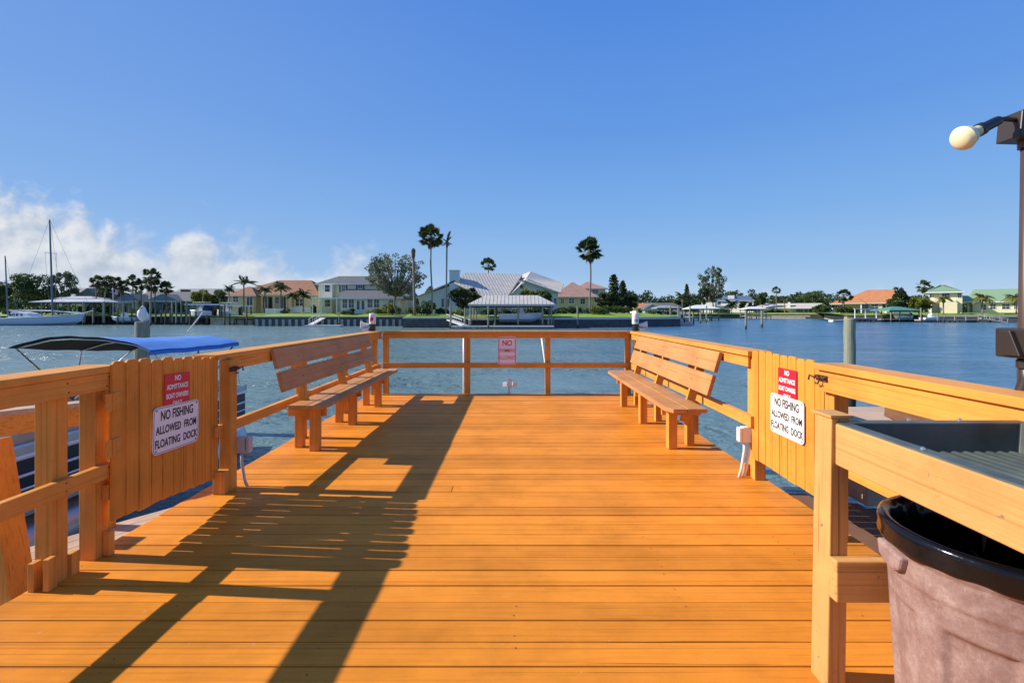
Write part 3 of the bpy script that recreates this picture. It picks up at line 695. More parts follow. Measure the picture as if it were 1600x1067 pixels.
def bin_():
    cx, cy = 1.462, 1.445
    t = thing('rubbish_bin', 'faded brown plastic rubbish bin lined with a black bag, under the table', 'bin', (cx, cy, 0))
    mb = MB(); n = 64
    n = 176; zs = list(np.linspace(0.0, 0.69, 90)); rows = []
    for z in zs: rows.append((0.247 + 0.029 * z / 0.56 + (0.006 if z > 0.575 else 0.0) + (0.008 if z > 0.66 else 0), z))
    prof = rows + [(0.292, 0.695), (0.292, 0.722), (0.268, 0.722), (0.255, 0.55), (0.232, 0.05)]
    mb.lathe(prof, (cx, cy, 0), n)
    # recessed side panels between broad ribs, with rounded upper corners
    vs = []; per = 2 * math.pi / 7
    for (x, y, z) in mb.v:
        a = math.atan2(y - cy, x - cx); r = math.hypot(x - cx, y - cy)
        q = ((a + 0.28) % per) / per - 0.5; e = (0.36 - abs(q)) * per * 0.25; f = min(e, 0.505 - z, z - 0.06)
        k = max(0.0, min(1.0, f / 0.018)) if r > 0.2 and not z > 0.52 else 0
        k = k * k * (3 - 2 * k); r2 = r - 0.015 * k if (z < 0.52 and r > 0.243 + 0.029 * z / 0.56) else r
        vs.append((cx + (x - cx) * r2 / r, cy + (y - cy) * r2 / r, z))
    mb.v = vs
    mb.build('body', M['can'], t, smooth=True)
    a0 = R(166); h = MB(); d = Vector((math.cos(a0), math.sin(a0), 0)); sd_ = Vector((-d.y, d.x, 0)); c = Vector((cx, cy, 0)) + d * 0.282
    h.prism([(-0.075, 0.655), (0.075, 0.655), (0.06, 0.61), (0.03, 0.595), (-0.03, 0.595), (-0.06, 0.61)], -0.01, 0.018, fn=lambda p, q, hh: tuple(c + sd_ * p + d * hh + Vector((0, 0, q))))
    h.build('handle', M['can'], t, bevel=0.008)
    # liner: folded over the rim, wrinkled
    b = MB(); rnd = random.Random(3); n = 150
    prof = [(0.2925, 0.668), (0.3005, 0.672), (0.303, 0.683), (0.2995, 0.700), (0.303, 0.718), (0.301, 0.732), (0.290, 0.741), (0.276, 0.738), (0.262, 0.718), (0.25, 0.62), (0.235, 0.40), (0.19, 0.20), (0.0, 0.18)]
    b.lathe(prof, (cx, cy, 0), n, cap=False); out = []
    for (x, y, z) in b.v:
        a = math.atan2(y - cy, x - cx); r = math.hypot(x - cx, y - cy)
        k = 0.0006 * math.sin(a * 9 + z * 60) + 0.0005 * math.sin(a * 23 + 2 + z * 25)
        if z < 0.71 and r < 0.28: k = 0.006 * math.sin(a * 9 + z * 40) + 0.006 * math.sin(a * 23 + 2 + z * 25) + 0.003 * math.sin(a * 41 + z * 70)
        if z < 0.675 and r > 0.28: z += 0.003 * math.sin(a * 7 + 1) + 0.002 * math.sin(a * 17)
        out.append((x + math.cos(a) * k, y + math.sin(a) * k, z))
    b.v = out
    tag(b.build('bin_liner', M['bag'], None, smooth=True), 'shiny black bin liner folded over the rim of the brown bin', 'bin bag')
bin_()

# ================================================================== LAMP POLE
def lamp_pole():
    X, Y = 2.105, 1.97
    t = thing('lamp_post', 'thin brown metal lamp post with a cream floodlight at right edge of the dock', 'lamp post', (X, Y, -0.1))
    MB().tube([(X - 0.03, Y, 0.2), (X - 0.012, Y, 1.3), (X, Y, 2.10)], 0.030, 14).build('pole', M['brownmetal'], t, smooth=True)
    MB().box(X - 0.088, X + 0.06, Y - 0.08, Y + 0.06, 1.205, 1.325).build('outlet_box', M['darkbrown'], t, bevel=0.006)
    MB().prism([(-0.05, -0.05), (0.03, -0.05), (0.03, 0.05), (-0.01, 0.05)], 0, 0.02, fn=lambda a, b_, h: (X - 0.088 - h, Y - 0.01 + a, 1.265 + b_)).build('outlet_cover', M['darkbrown'], t, bevel=0.003)
    mb = MB(); mb.lathe([(0.034, 0), (0.034, 0.03), (0.028, 0.035)], (X - 0.035, Y - 0.02, 1.165), 14); mb.build('conduit_nut', M['darkbrown'], t)
    MB().tube([(X - 0.035, Y - 0.02, 1.19), (X - 0.035, Y - 0.02, 1.12), (X - 0.05, Y - 0.01, 1.05), (X - 0.06, Y, 0.95), (X - 0.05, Y, 0.5)], 0.026, 12).build('conduit', M['darkbrown'], t, smooth=True)
    MB().lathe([(0.04, 0), (0.04, 0.035), (0.034, 0.04)], (X, Y, 2.06), 14).build('collar', M['brownmetal'], t)
    c = Vector((X + 0.01, Y, 2.155))
    poly = [(-0.105, -0.065), (0.08, -0.07), (0.09, 0.05), (0.02, 0.075), (-0.095, 0.04)]
    MB().prism(poly, -0.05, 0.05, fn=lambda a, b_, h: (c.x + a, c.y + h, c.z + b_)).build('mount_box', M['darkbrown'], t, bevel=0.004)
    j = Vector((X - 0.135, Y - 0.03, 2.165))
    MB().tube([j + Vector((0.06, 0.01, 0.0)), j, j + Vector((-0.03, 0, -0.004))], 0.010, 8).build('swivel', M['darkbrown'], t)
    a = j + Vector((-0.025, 0, -0.005)); d = Vector((-0.86, -0.12, -0.42)).normalized()
    MB().lathe([(0.006, 0), (0.018, 0.004), (0.0195, 0.02), (0.0205, 0.085), (0.026, 0.088), (0.0265, 0.108), (0.021, 0.11)], a, 18, axis=d).build('socket', M['black'], t, smooth=False)
    MB().lathe([(0.018, 0.100), (0.022, 0.112), (0.0235, 0.132), (0.029, 0.142), (0.040, 0.160), (0.0445, 0.174), (0.0455, 0.181), (0.0475, 0.182), (0.0478, 0.187), (0.0455, 0.189), (0.042, 0.198), (0.030, 0.207), (0.014, 0.2115), (0.001, 0.2125)], a, 28, axis=d).build('bulb', M['bulb'], t, smooth=True)
lamp_pole()

# ================================================================== SMALL DOCK FIXTURES
def corner_light(label, x, y, z, side, mark):
    t = thing('dock_light', label, 'dock light', (x, y, z))
    MB().lathe([(0.05, 0), (0.052, 0.02), (0.046, 0.11), (0.05, 0.115)], (x, y, z), 20).build('base', M['black'], t)
    MB().lathe([(0.048, 0.116), (0.056, 0.12), (0.058, 0.27), (0.052, 0.295), (0.02, 0.30)], (x, y, z), 24).build('jar', M['pvc'], t, smooth=False)
    mb = MB()
    k = 9; a = [R(-90 - 32 + 64 * i / (k - 1)) for i in range(k)]
    if mark == 'red':
        zs = [(0.17, 0.20), (0.16, 0.22), (0.165, 0.235), (0.17, 0.245), (0.16, 0.24), (0.175, 0.25), (0.18, 0.235), (0.185, 0.22), (0.19, 0.205)]
    else:
        zs = [(0.155, 0.20)] * k
    vs = [(x + 0.0588 * math.cos(q), y + 0.0588 * math.sin(q), z + l[0]) for q, l in zip(a, zs)] + [(x + 0.0588 * math.cos(q), y + 0.0588 * math.sin(q), z + l[1]) for q, l in zip(a, zs)]
    mb.add(vs, [(i, i + 1, k + i + 1, k + i) for i in range(k - 1)])
    mb.build('emblem', M['sign_red'] if mark == 'red' else plain('teal_band', (0.15, 0.45, 0.42), 0.5), t)
    # flood lamp on a knuckle
    f = thing('flood_lamp', 'white round flood lamp on the railing corner beside the %s dock light' % ('red marked' if mark == 'red' else 'teal banded'), 'lamp', (x + side * 0.11, y, z))
    MB().box(x + side * 0.11 - 0.05, x + side * 0.11 + 0.05, y - 0.05, y + 0.04, z, z + 0.045).build('base', M['pvc'], f, bevel=0.006)
    MB().tube([(x + side * 0.11, y, z + 0.04), (x + side * 0.12, y, z + 0.10)], 0.018, 8).build('knuckle', M['pvc_grey'], f)
    MB().lathe([(0.02, -0.09), (0.032, -0.06), (0.036, -0.02), (0.06, 0.03), (0.063, 0.05), (0.05, 0.055), (0.03, 0.04)], (x + side * 0.15, y, z + 0.10), 18, axis=(side * 0.9, -0.25, 0.05)).build('shade', M['pvc'], f, smooth=False)
corner_light('white jar dock light with red mark on black base, left corner of the far railing', -2.41, 8.20, 1.066, -1, 'red')
corner_light('white jar dock light with teal band, right corner of the far railing', 2.05, 8.20, 1.066, 1, 'teal')
def conduit(label, pts, r=0.021): tag(MB().tube(pts, r, 10).build('conduit_pipe', M['pvc'], None, smooth=True), label, 'pipe', None)
conduit('white plastic pipe standing straight behind the far railing left of the swimming sign', [(-0.875, 8.36, -1.2), (-0.875, 8.36, 0.4), (-0.875, 8.36, 1.02)])
conduit('white plastic pipe leaning behind the far railing right of the swimming sign', [(0.60, 8.40, -1.2), (0.55, 8.40, 0.4), (0.465, 8.40, 1.02)])
conduit('grey bent pipe rising beside the left corner post of the far railing', [(-2.24, 8.33, -0.3), (-2.24, 8.33, 0.7), (-2.25, 8.33, 0.88), (-2.32, 8.33, 0.98), (-2.40, 8.33, 1.0)], 0.014)
def outlet(label, x, y, z, dx, side):
    t = thing('outlet_box', label, 'outlet box', (x, y, 0))
    MB().box(x - 0.045, x + 0.038, y - 0.055, y + 0.0, z - 0.065, z + 0.065).build('box', M['pvc'] if side > 0 else M['pvc_grey'], t, bevel=0.006)
    MB().prism(rrect(0.075, 0.12, 0.012), 0, 0.026, fn=lambda a, b_, h: (x + (-0.048 - h if side > 0 else 0.048 + h), y - 0.03 + a * 0.8, z + b_)).build('cover', M['pvc'] if side > 0 else M['pvc_grey'], t, bevel=0.005)
    for k in ((-0.02, 0.02) if side > 0 else (0.0,)):
        MB().tube([(x + k, y - 0.03, z - 0.07), (x + k, y - 0.03, z - 0.14), (x + k + dx * 0.5, y - 0.035, z - 0.28), (x + k + dx, y - 0.04, 0.0)], 0.0115, 10).build('conduit', M['pvc'] if side > 0 else M['pvc_grey'], t, smooth=True)
outlet('white outlet box with two conduits on the post beside the right gate', 1.955, 4.10, 0.36, -0.05, 1)
outlet('beige outlet box with one conduit on the post beside the left gate', -2.185, 3.90, 0.33, 0.05, -1)
def pedestal():
    t = thing('power_outlet', 'white outlet with open covers on a short pipe at the far end of the dock', 'outlet', (-0.08, 8.30, 0))
    x, y = -0.08, 8.32
    MB().tube([(x - 0.02, y, -0.3), (x - 0.015, y, 0.02), (x, y, 0.14)], 0.022, 10).build('pipe', M['pvc'], t, smooth=True)
    MB().box(x - 0.035, x + 0.035, y - 0.04, y + 0.03, 0.10, 0.22).build('box', M['pvc'], t, bevel=0.006)
    MB().lathe([(0.03, 0), (0.03, 0.02), (0.01, 0.03)], (x, y, 0.221), 12).build('knob', M['pvc'], t)
    for s in (-1, 1):
        MB().box(x + s * 0.08 - 0.042, x + s * 0.08 + 0.042, y - 0.05, y - 0.02, 0.105, 0.185, rot=rotz(0.35 * s)).build('cover', M['pvc'], t, bevel=0.006)
pedestal()

# ================================================================== FLOATING DOCK AND GANGWAYS BESIDE THE DECK
def left_landing():
    t = thing('floating_dock', 'sunlit pale wooden gangway below the left gate', 'gangway', (-3.2, 3.4, -0.4))
    p = Vector((-3.05, 4.36, -0.36)); d = Vector((-0.60, -0.80, 0)); q = Vector((0.80, -0.60, 0))   # outer edge start, along, inwards
    mb = MB(); w = 0.138
    for i in range(9):
        a = p + q * (i * w + 0.004); b_ = p + q * ((i + 1) * w - 0.004)
        vs = [a - d * 0.6, b_ - d * 0.6, b_ + d * 4.0, a + d * 4.0]
        vs = [Vector((v.x, v.y, v.z)) for v in vs]
        mb.add([tuple(v) for v in vs] + [(v.x, v.y, v.z - 0.036) for v in vs], [(0, 1, 2, 3), (7, 6, 5, 4), (0, 4, 5, 1), (1, 5, 6, 2), (2, 6, 7, 3), (3, 7, 4, 0)])
    mb.build('planks', M['pale_y'], t)
    mb = MB(); mb.beam(p - d * 0.6 + q * 0.02 + Vector((0, 0, -0.13)), p + d * 4.0 + q * 0.02 + Vector((0, 0, -0.13)), 0.05, 0.18)
    mb.beam(p - d * 0.6 + q * 1.2 + Vector((0, 0, -0.13)), p + d * 4.0 + q * 1.2 + Vector((0, 0, -0.13)), 0.05, 0.18); mb.build('frame', M['brown_y'], t)
    # outer handrail
    for k in (0.5, 1.9):
        c = p + d * k + q * 0.05; MB().box(c.x - 0.045, c.x + 0.045, c.y - 0.045, c.y + 0.045, c.z, 0.62, rot=rotz(math.atan2(d.y, d.x))).build('post', M['rail_z'], t, bevel=0.004)
    a = p + d * 0.45 + q * 0.05; b_ = p + d * 4.0 + q * 0.05
    MB().beam((a.x, a.y, 0.665), (b_.x, b_.y, 0.70), 0.14, 0.038).build('handrail', M['pale_y'], t, bevel=0.004)
    MB().beam((a.x + q.x * 0.05, a.y + q.y * 0.05, 0.58), (b_.x + q.x * 0.05, b_.y + q.y * 0.05, 0.61), 0.04, 0.14).build('side_rail', M['rail_y'], t, bevel=0.004)
    # leaning near post
    MB().beam((-3.03, 2.96, -0.5), (-3.23, 2.98, 0.60), 0.10, 0.16, up=(0, 1, 0)).build('leaning_post', M['rail_z'], t, bevel=0.005)
    MB().beam((-2.75, 2.50, -0.44), (-2.48, 3.6, -0.16), 0.3, 0.05).build('ramp_board', M['brown_y'], t)
left_landing()
def right_gangway():
    t = thing('gangway', 'dark brown wooden gangway beyond the right gate and railing', 'gangway', (2.5, 3.0, -0.2))
    mb = MB()
    for i in range(6):
        x = 2.13 + i * 0.142; mb.box(x, x + 0.136, 0.8 + 0.01 * i, 4.10 - 0.10 * i, -0.15, -0.112)
    mb.build('planks', M['brown_y'], t)
    MB().beam((2.72, 3.45, 0.80), (2.55, 1.2, 0.62), 0.12, 0.038).build('handrail', M['brown_y'], t, bevel=0.004)
    MB().beam((2.66, 3.45, 0.71), (2.49, 1.2, 0.53), 0.038, 0.13).build('side_rail', M['brown_y'], t, bevel=0.004)
    for y in (3.30, 2.0): MB().beam((2.68 - 0.07 * (3.3 - y), y, -0.14), (2.72 - 0.07 * (3.3 - y), y, 0.78), 0.085, 0.085).build('post', M['brown_z'], t, bevel=0.004)
    MB().box(2.7, 3.8, 3.7, 4.8, -0.10, 0.45).build('storage_locker', M['pale_x'], t, bevel=0.01)
right_gangway()

# ================================================================== PILINGS AND BIRD
def pile(label, x, y, ztop, r, mat='pile', group=None, n=18):
    mb = MB(); rnd = random.Random(int(x * 13 + y * 7))
    zs = np.linspace(WATER - 1.0, ztop, 9)
    mb.tube([(x + rnd.uniform(-0.01, 0.01), y, z) for z in zs], [r * (1.06 - 0.06 * i / 8) for i in range(9)], n)
    o = mb.build('piling', M[mat], None, smooth=False)
    return tag(o, label, 'piling', group)
DB = 10.6
pile('grey wooden piling behind the blue boat canopy with a white bird on top', PX(222, DB), DB, PZ(503, DB), 0.138)
pile('pale green grey wooden piling rising behind the right railing', PX(1327.5, 13), 13, PZ(498, 13), 0.135)
def bird():
    x, y, z = PX(223, DB), DB, PZ(503, DB)
    t = thing('bird', 'hunched white bird resting on top of the grey piling at left', 'bird', (x, y, z))
    mb = MB()   # one continuous body: tail, belly, hunched shoulders, tucked head
    spine = [(0.02, 0.03, 0.005, 0.045), (0.015, 0.02, 0.045, 0.062), (0.0, 0.005, 0.10, 0.083), (-0.005, -0.005, 0.16, 0.092), (0.0, -0.01, 0.215, 0.085), (0.015, -0.02, 0.262, 0.066), (0.028, -0.03, 0.295, 0.050), (0.034, -0.045, 0.322, 0.038), (0.036, -0.055, 0.345, 0.014)]
    mb.tube([(x + a, y + b_, z + c) for a, b_, c, r in spine], [r for *_, r in spine], 18)
    mb.build('body', M['feather'], t, smooth=True)
    for s in (-1, 1):
        w = MB(); w.tube([(x + s * 0.075, y - 0.02, z + 0.24), (x + s * 0.092, y + 0.005, z + 0.15), (x + s * 0.065, y + 0.05, z + 0.04), (x + s * 0.03, y + 0.08, z - 0.01)], [0.02, 0.035, 0.026, 0.006], 10); w.build('wing', M['feather'], t, smooth=True)
        l = MB(); l.tube([(x + s * 0.025, y - 0.005, z + 0.03), (x + s * 0.025, y - 0.01, z)], 0.007, 6); l.build('leg', M['beak'], t)
        e = MB(); e.lathe([(0.001, -0.005), (0.005, 0), (0.001, 0.005)], (x + 0.036 + s * 0.03, y - 0.065, z + 0.328), 8, axis=(1, 0, 0)); e.build('eye', M['black'], t)
    k = MB(); k.tube([(x + 0.036, y - 0.075, z + 0.322), (x + 0.03, y - 0.11, z + 0.29), (x + 0.022, y - 0.125, z + 0.24)], [0.014, 0.010, 0.003], 8); k.build('beak', M['beak'], t, smooth=True)
bird()

# ================================================================== PONTOON BOAT
def pontoon_boat():
    X0, X1, Y0, Y1 = -7.45, -5.03, 2.6, 9.0; zd = -0.62
    t = thing('pontoon_boat', 'pontoon boat with navy side panels moored beside the left of the dock', 'boat', ((X0 + X1) / 2, 6, WATER))
    for x in (X0 + 0.35, X1 - 0.32):
        mb = MB(); mb.tube([(x, Y0, -1.12), (x, Y1 - 0.5, -1.12), (x, Y1 + 0.0, -1.10), (x, Y1 + 0.28, -1.02), (x, Y1 + 0.46, -0.92), (x, Y1 + 0.52, -0.86)], [0.31, 0.31, 0.295, 0.21, 0.09, 0.02], 24)
        mb.build('pontoon', M['alu'], t, smooth=True)
        k = MB(); k.tube([(x, Y0 + 0.3, -1.12 + 0.31), (x, Y1 - 0.2, -1.12 + 0.31)], 0.03, 6); k.build('lifting_strake', M['alu'], t)
    MB().box(X0, X1, Y0, Y1 + 0.12, zd - 0.10, zd).build('deck_floor', [M['alu']], t, bevel=0.01)
    MB().box(X0 + 0.02, X1 - 0.02, Y0 + 0.02, Y1 + 0.1, zd + 0.002, zd + 0.008).build('carpet', M['deckgrey'], t)
    h = 0.66; zt = zd + h
    def fence(x0, y0, x1, y1):
        nx, ny = (1 if x0 == X1 else -1, 0) if x0 == x1 else (0, 1 if y0 == Y1 else -1)
        p = MB()
        a = (x0, y0); b_ = (x1, y1)
        lx0, lx1 = sorted((x0, x1)); ly0, ly1 = sorted((y0, y1))
        e = 0.012
        p.box(lx0 - (e if nx else 0), lx1 + (e if nx else 0), ly0 - (e if ny else 0), ly1 + (e if ny else 0), zd + 0.05, zt - 0.03)
        p.build('side_panel', M['navy'], t)
        r_ = MB()
        for z, rr in ((zd + 0.05, 0.018), (zt - 0.13, 0.028), (zd + 0.34, 0.016), (zd + 0.20, 0.012)):
            r_.tube([(a[0] + nx * 0.02, a[1] + ny * 0.02, z), (b_[0] + nx * 0.02, b_[1] + ny * 0.02, z)], rr, 8)
        r_.build('panel_trim', M['gel'], t)
        q = MB(); q.box(lx0 - 0.03, lx1 + 0.03, ly0 - 0.03, ly1 + 0.03, zt - 0.12, zt); q.build('fence_rail', M['alu'], t, bevel=0.022)
    fence(X1, 3.0, X1, 6.15); fence(X1, 6.9, X1, Y1); fence(X1 - 0.75, Y1, X1, Y1); fence(X0, Y1, X0 + 0.75, Y1); fence(X0, 3.0, X0, Y1)
    # lounges
    for (x0, x1, y0, y1) in ((X1 - 0.72, X1 - 0.06, 6.95, 8.9), (X0 + 0.06, X0 + 0.72, 6.9, 8.9), (X0 + 0.06, X0 + 0.72, 3.2, 5.6), (X1 - 0.72, X1 - 0.06, 3.1, 5.9)):
        l = MB(); l.box(x0, x1, y0, y1, zd + 0.01, zd + 0.42); l.build('lounge_seat', M['vinyl'], t, bevel=0.04)
        xb = x1 - 0.16 if x1 > -6 else x0; l = MB(); l.box(xb, xb + 0.16, y0 + 0.02, y1 - 0.02, zd + 0.425, zd + 0.80); l.build('lounge_back', M['vinyl'], t, bevel=0.05)
    c = MB(); c.box(-6.0, -5.3 - 0.02, 6.1, 6.7, zd + 0.01, zd + 0.75); c.build('helm_console', M['gel'], t, bevel=0.05)
    c = MB(); c.add([(-6.0, 6.62, zd + 0.76), (-5.32, 6.62, zd + 0.76), (-5.38, 6.75, zd + 1.06), (-5.94, 6.75, zd + 1.06)], [(0, 1, 2, 3)]); c.build('windscreen', M['glass'], t)
    o = MB(); o.box(-6.5, -6.1, 2.2, 2.6, -1.2, -0.1); o.build('outboard_motor', M['black'], t, bevel=0.05)
    text_mesh('DI', 0.14, 0.9, 0.001, 0.002, lambda a, b_, c: (X1 + 0.024 + c, 5.70 + a, zd + 0.26 + b_), 'lettering', M['pvc_grey'], t)
    return t
pontoon_boat()
def rope(label, pts, r): tag(MB().tube(pts, r, 6).build('mooring_rope', M['pvc'], None, smooth=True), label, 'rope')
rope('white mooring rope hanging over the side rail of the pontoon boat', [(-5.12, 5.25, 0.06), (-5.05, 5.22, 0.055), (-5.0, 5.2, -0.05), (-4.99, 5.24, -0.18), (-4.98, 5.28, -0.10), (-4.99, 5.31, 0.02), (-5.05, 5.33, 0.055)], 0.014)
def canopy():
    xa, xb, y0, y1 = -7.13, -5.15, 6.8, 9.0
    t = thing('boat_canopy', 'blue canvas boat canopy on a folding metal frame over the pontoon boat', 'canopy', ((xa + xb) / 2, 7.9, 0.8))
    def surf(u, v):       # u across 0 port .. 1 starboard, v along
        s = 2 * u - 1
        z = 0.855 + 0.175 * (1 - abs(s) ** 2.3) + 0.006 * math.sin(v * 17 + u * 5) + 0.004 * math.sin(u * 31 + v * 4) - 0.02 * math.sin(v * math.pi)
        z -= (0.20 * (1 - u) + 0.03 * u) * v - 0.03 * (1 - u)
        return (xa + (xb - xa) * u, y0 + (y1 - y0) * v + 0.05 * math.sin(u * 9), z)
    nu, nv = 28, 12; top = [surf(i / nu, j / nv) for j in range(nv + 1) for i in range(nu + 1)]
    n = len(top); bot = [(x, y, z - 0.012) for x, y, z in top]
    fs = []
    for j in range(nv):
        for i in range(nu):
            a = j * (nu + 1) + i; fs.append((a, a + 1, a + nu + 2, a + nu + 1)); fs.append((n + a, n + a + nu + 1, n + a + nu + 2, n + a + 1))
    side = [j * (nu + 1) + nu for j in range(0, nv + 1)]; k = len(side)
    sk = [(top[i][0] + 0.01, top[i][1], top[i][2] - 0.07) for i in side]
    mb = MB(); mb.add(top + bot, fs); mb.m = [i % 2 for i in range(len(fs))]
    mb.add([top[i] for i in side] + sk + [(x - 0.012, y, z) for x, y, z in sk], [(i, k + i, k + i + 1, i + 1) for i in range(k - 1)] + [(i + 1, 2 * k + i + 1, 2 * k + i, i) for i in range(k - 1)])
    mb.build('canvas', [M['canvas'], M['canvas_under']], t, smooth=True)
    piv = [(xa + 0.05, 7.75, -0.02), (xb + 0.06, 7.75, -0.02)]
    for v in (0.03, 0.5, 0.97):
        pts = [piv[0]] + [tuple(np.array(surf(u, v)) - np.array((0, 0, 0.035))) for u in np.linspace(0.02, 0.98, 17)] + [piv[1]]
        f = MB(); f.tube(pts, 0.014, 8); f.build('frame_bow', M['steel'], t, smooth=True)
    f = MB(); f.tube([surf(0.98, 0.97), (xb + 0.03, 9.0, 0.05)], 0.010, 6); f.build('strut', M['steel'], t)
    a = MB(); a.tube([(PX(293, 9.6), 9.6, PZ(519, 9.6)), (PX(317, 9.6), 9.6, PZ(488, 9.6))], 0.013, 8); a.build('antenna', M['gel'], t)
canopy()

# ================================================================== FAR SHORE: BUILDERS
def P3(px, py, d): return Vector((PX(px, d), d, PZ(py, d)))
def roof_solid(mb, x0, x1, y0, y1, ze, zr, axis, i0, i1, th=0.22, gm=0):
    """hip (i>0) or gable (i=0) roof as a closed solid; gable ends take material gm; returns the sloping faces"""
    if axis == 'x': ra = (x0 + i0, (y0 + y1) / 2, zr); rb = (x1 - i1, (y0 + y1) / 2, zr)
    else: ra = ((x0 + x1) / 2, y0 + i0, zr); rb = ((x0 + x1) / 2, y1 - i1, zr)
    e = [(x0, y0, ze), (x1, y0, ze), (x1, y1, ze), (x0, y1, ze)]; b_ = [(x, y, ze - th) for x, y, z in e]
    o = len(mb.v); mb.v += e + b_ + [ra, rb]
    def fa(ids, m=0): mb.f.append(tuple(o + i for i in ids)); mb.m.append(m)
    if axis == 'x':
        s = [(0, 1, 9, 8), (2, 3, 8, 9)]; g = [((1, 2, 9), i1), ((3, 0, 8), i0)]
    else:
        s = [(1, 2, 9, 8), (3, 0, 8, 9)]; g = [((0, 1, 8), i0), ((2, 3, 9), i1)]
    polys = []
    for ids in s: fa(ids); polys.append([Vector(mb.v[o + i]) for i in ids])
    for ids, i in g:
        fa(ids, 0 if i > 0.01 else gm)
        if i > 0.01: polys.append([Vector(mb.v[o + k]) for k in ids])
    for i in range(4): fa((i, 4 + i, 4 + (i + 1) % 4, (i + 1) % 4))
    fa((7, 6, 5, 4)); return polys
def seams(mb, polys, step, w=0.07, h=0.06):
    """standing seams running up each sloping face"""
    for p in polys:
        n = (p[1] - p[0]).cross(p[2] - p[0]).normalized()
        if n.z < 0: n = -n
        e = Vector((0, 0, 1)).cross(n).normalized(); s = n.cross(e)
        o = p[0]; q = [((v - o).dot(e), (v - o).dot(s)) for v in p]
        lo, hi = min(a for a, _ in q), max(a for a, _ in q); a = lo + step * 0.5
        while a < hi:
            ys = []
            for i in range(len(q)):
                (a0, b0), (a1, b1) = q[i], q[(i + 1) % len(q)]
                if (a0 - a) * (a1 - a) < 0: ys.append(b0 + (b1 - b0) * (a - a0) / (a1 - a0))
            if len(ys) >= 2 and max(ys) - min(ys) > 0.1:
                A = o + e * a + s * min(ys); B = o + e * a + s * max(ys)
                mb.beam(A + n * h * 0.4, B + n * h * 0.4, w, h, up=n)
            a += step
def window(root, x0, x1, z0, z1, y, frame='white', mun=(2, 2), glass='glass', name='window', t=0.10):
    f = MB()
    f.box(x0 - t, x1 + t, y - 0.06, y, z1, z1 + t); f.box(x0 - t, x1 + t, y - 0.06, y, z0 - t, z0)
    f.box(x0 - t, x0, y - 0.06, y, z0, z1); f.box(x1, x1 + t, y - 0.06, y, z0, z1)
    for i in range(1, mun[0]): xx = x0 + (x1 - x0) * i / mun[0]; f.box(xx - 0.03, xx + 0.03, y - 0.05, y, z0, z1)
    for i in range(1, mun[1]): zz = z0 + (z1 - z0) * i / mun[1]; f.box(x0, x1, y - 0.045, y, zz - 0.03, zz + 0.03)
    fo = f.build(name, M[frame], root)
    MB().box(x0, x1, y - 0.02, y + 0.01, z0, z1).build('pane', M[glass], fo)
    return fo
def wins(root, d, lst, **kw):
    for it in lst:
        a, b_, t, bo = it[:4]; k = dict(kw)
        if len(it) > 4: k.update(it[4])
        dd = k.pop('d', d)
        window(root, PX(a, dd), PX(b_, dd), max(PZ(bo, dd), LAND + 0.1), PZ(t, dd), dd, **k)
def block(root, x0, x1, y0, y1, z0, z1, mat, name='wall'): return MB().box(x0, x1, y0, y1, z0, z1).build(name, M[mat], root)
def roof(root, px0, px1, d, dep, ye, yr, mat, axis='x', i0=2.0, i1=2.0, over=0.6, seam=0, gable='white', name='roof', th=0.22):
    """eave line given at depth d - over, ridge height at mid depth"""
    df = d - over; x0, x1 = PX(px0, df), PX(px1, df); mb = MB()
    dm = df + (dep + 2 * over) / 2 if axis == 'x' else df + max(i0, 0)
    polys = roof_solid(mb, x0, x1, df, d + dep + over, PZ(ye, df), PZ(yr, dm), axis, i0, i1, th, 1)
    if seam: seams(mb, polys, seam)
    MB().box(x0 - 0.02, x1 + 0.02, df - 0.10, df - 0.003, PZ(ye, df) - th * 0.85, PZ(ye, df) - 0.02).build('gutter', M['white'], root)
    return mb.build(name, [M[mat], M[gable]], root), PZ(ye, df)
def house(name, label, px, d, cat='house'): return thing(name, label, cat, (PX(px, d), d, LAND))
def simple_wall(root, px0, px1, d, dep, ytop, mat, zb=None, name='wall'):
    return block(root, PX(px0, d), PX(px1, d), d, d + dep, (LAND - 0.1) if zb is None else zb, PZ(ytop, d), mat, name)

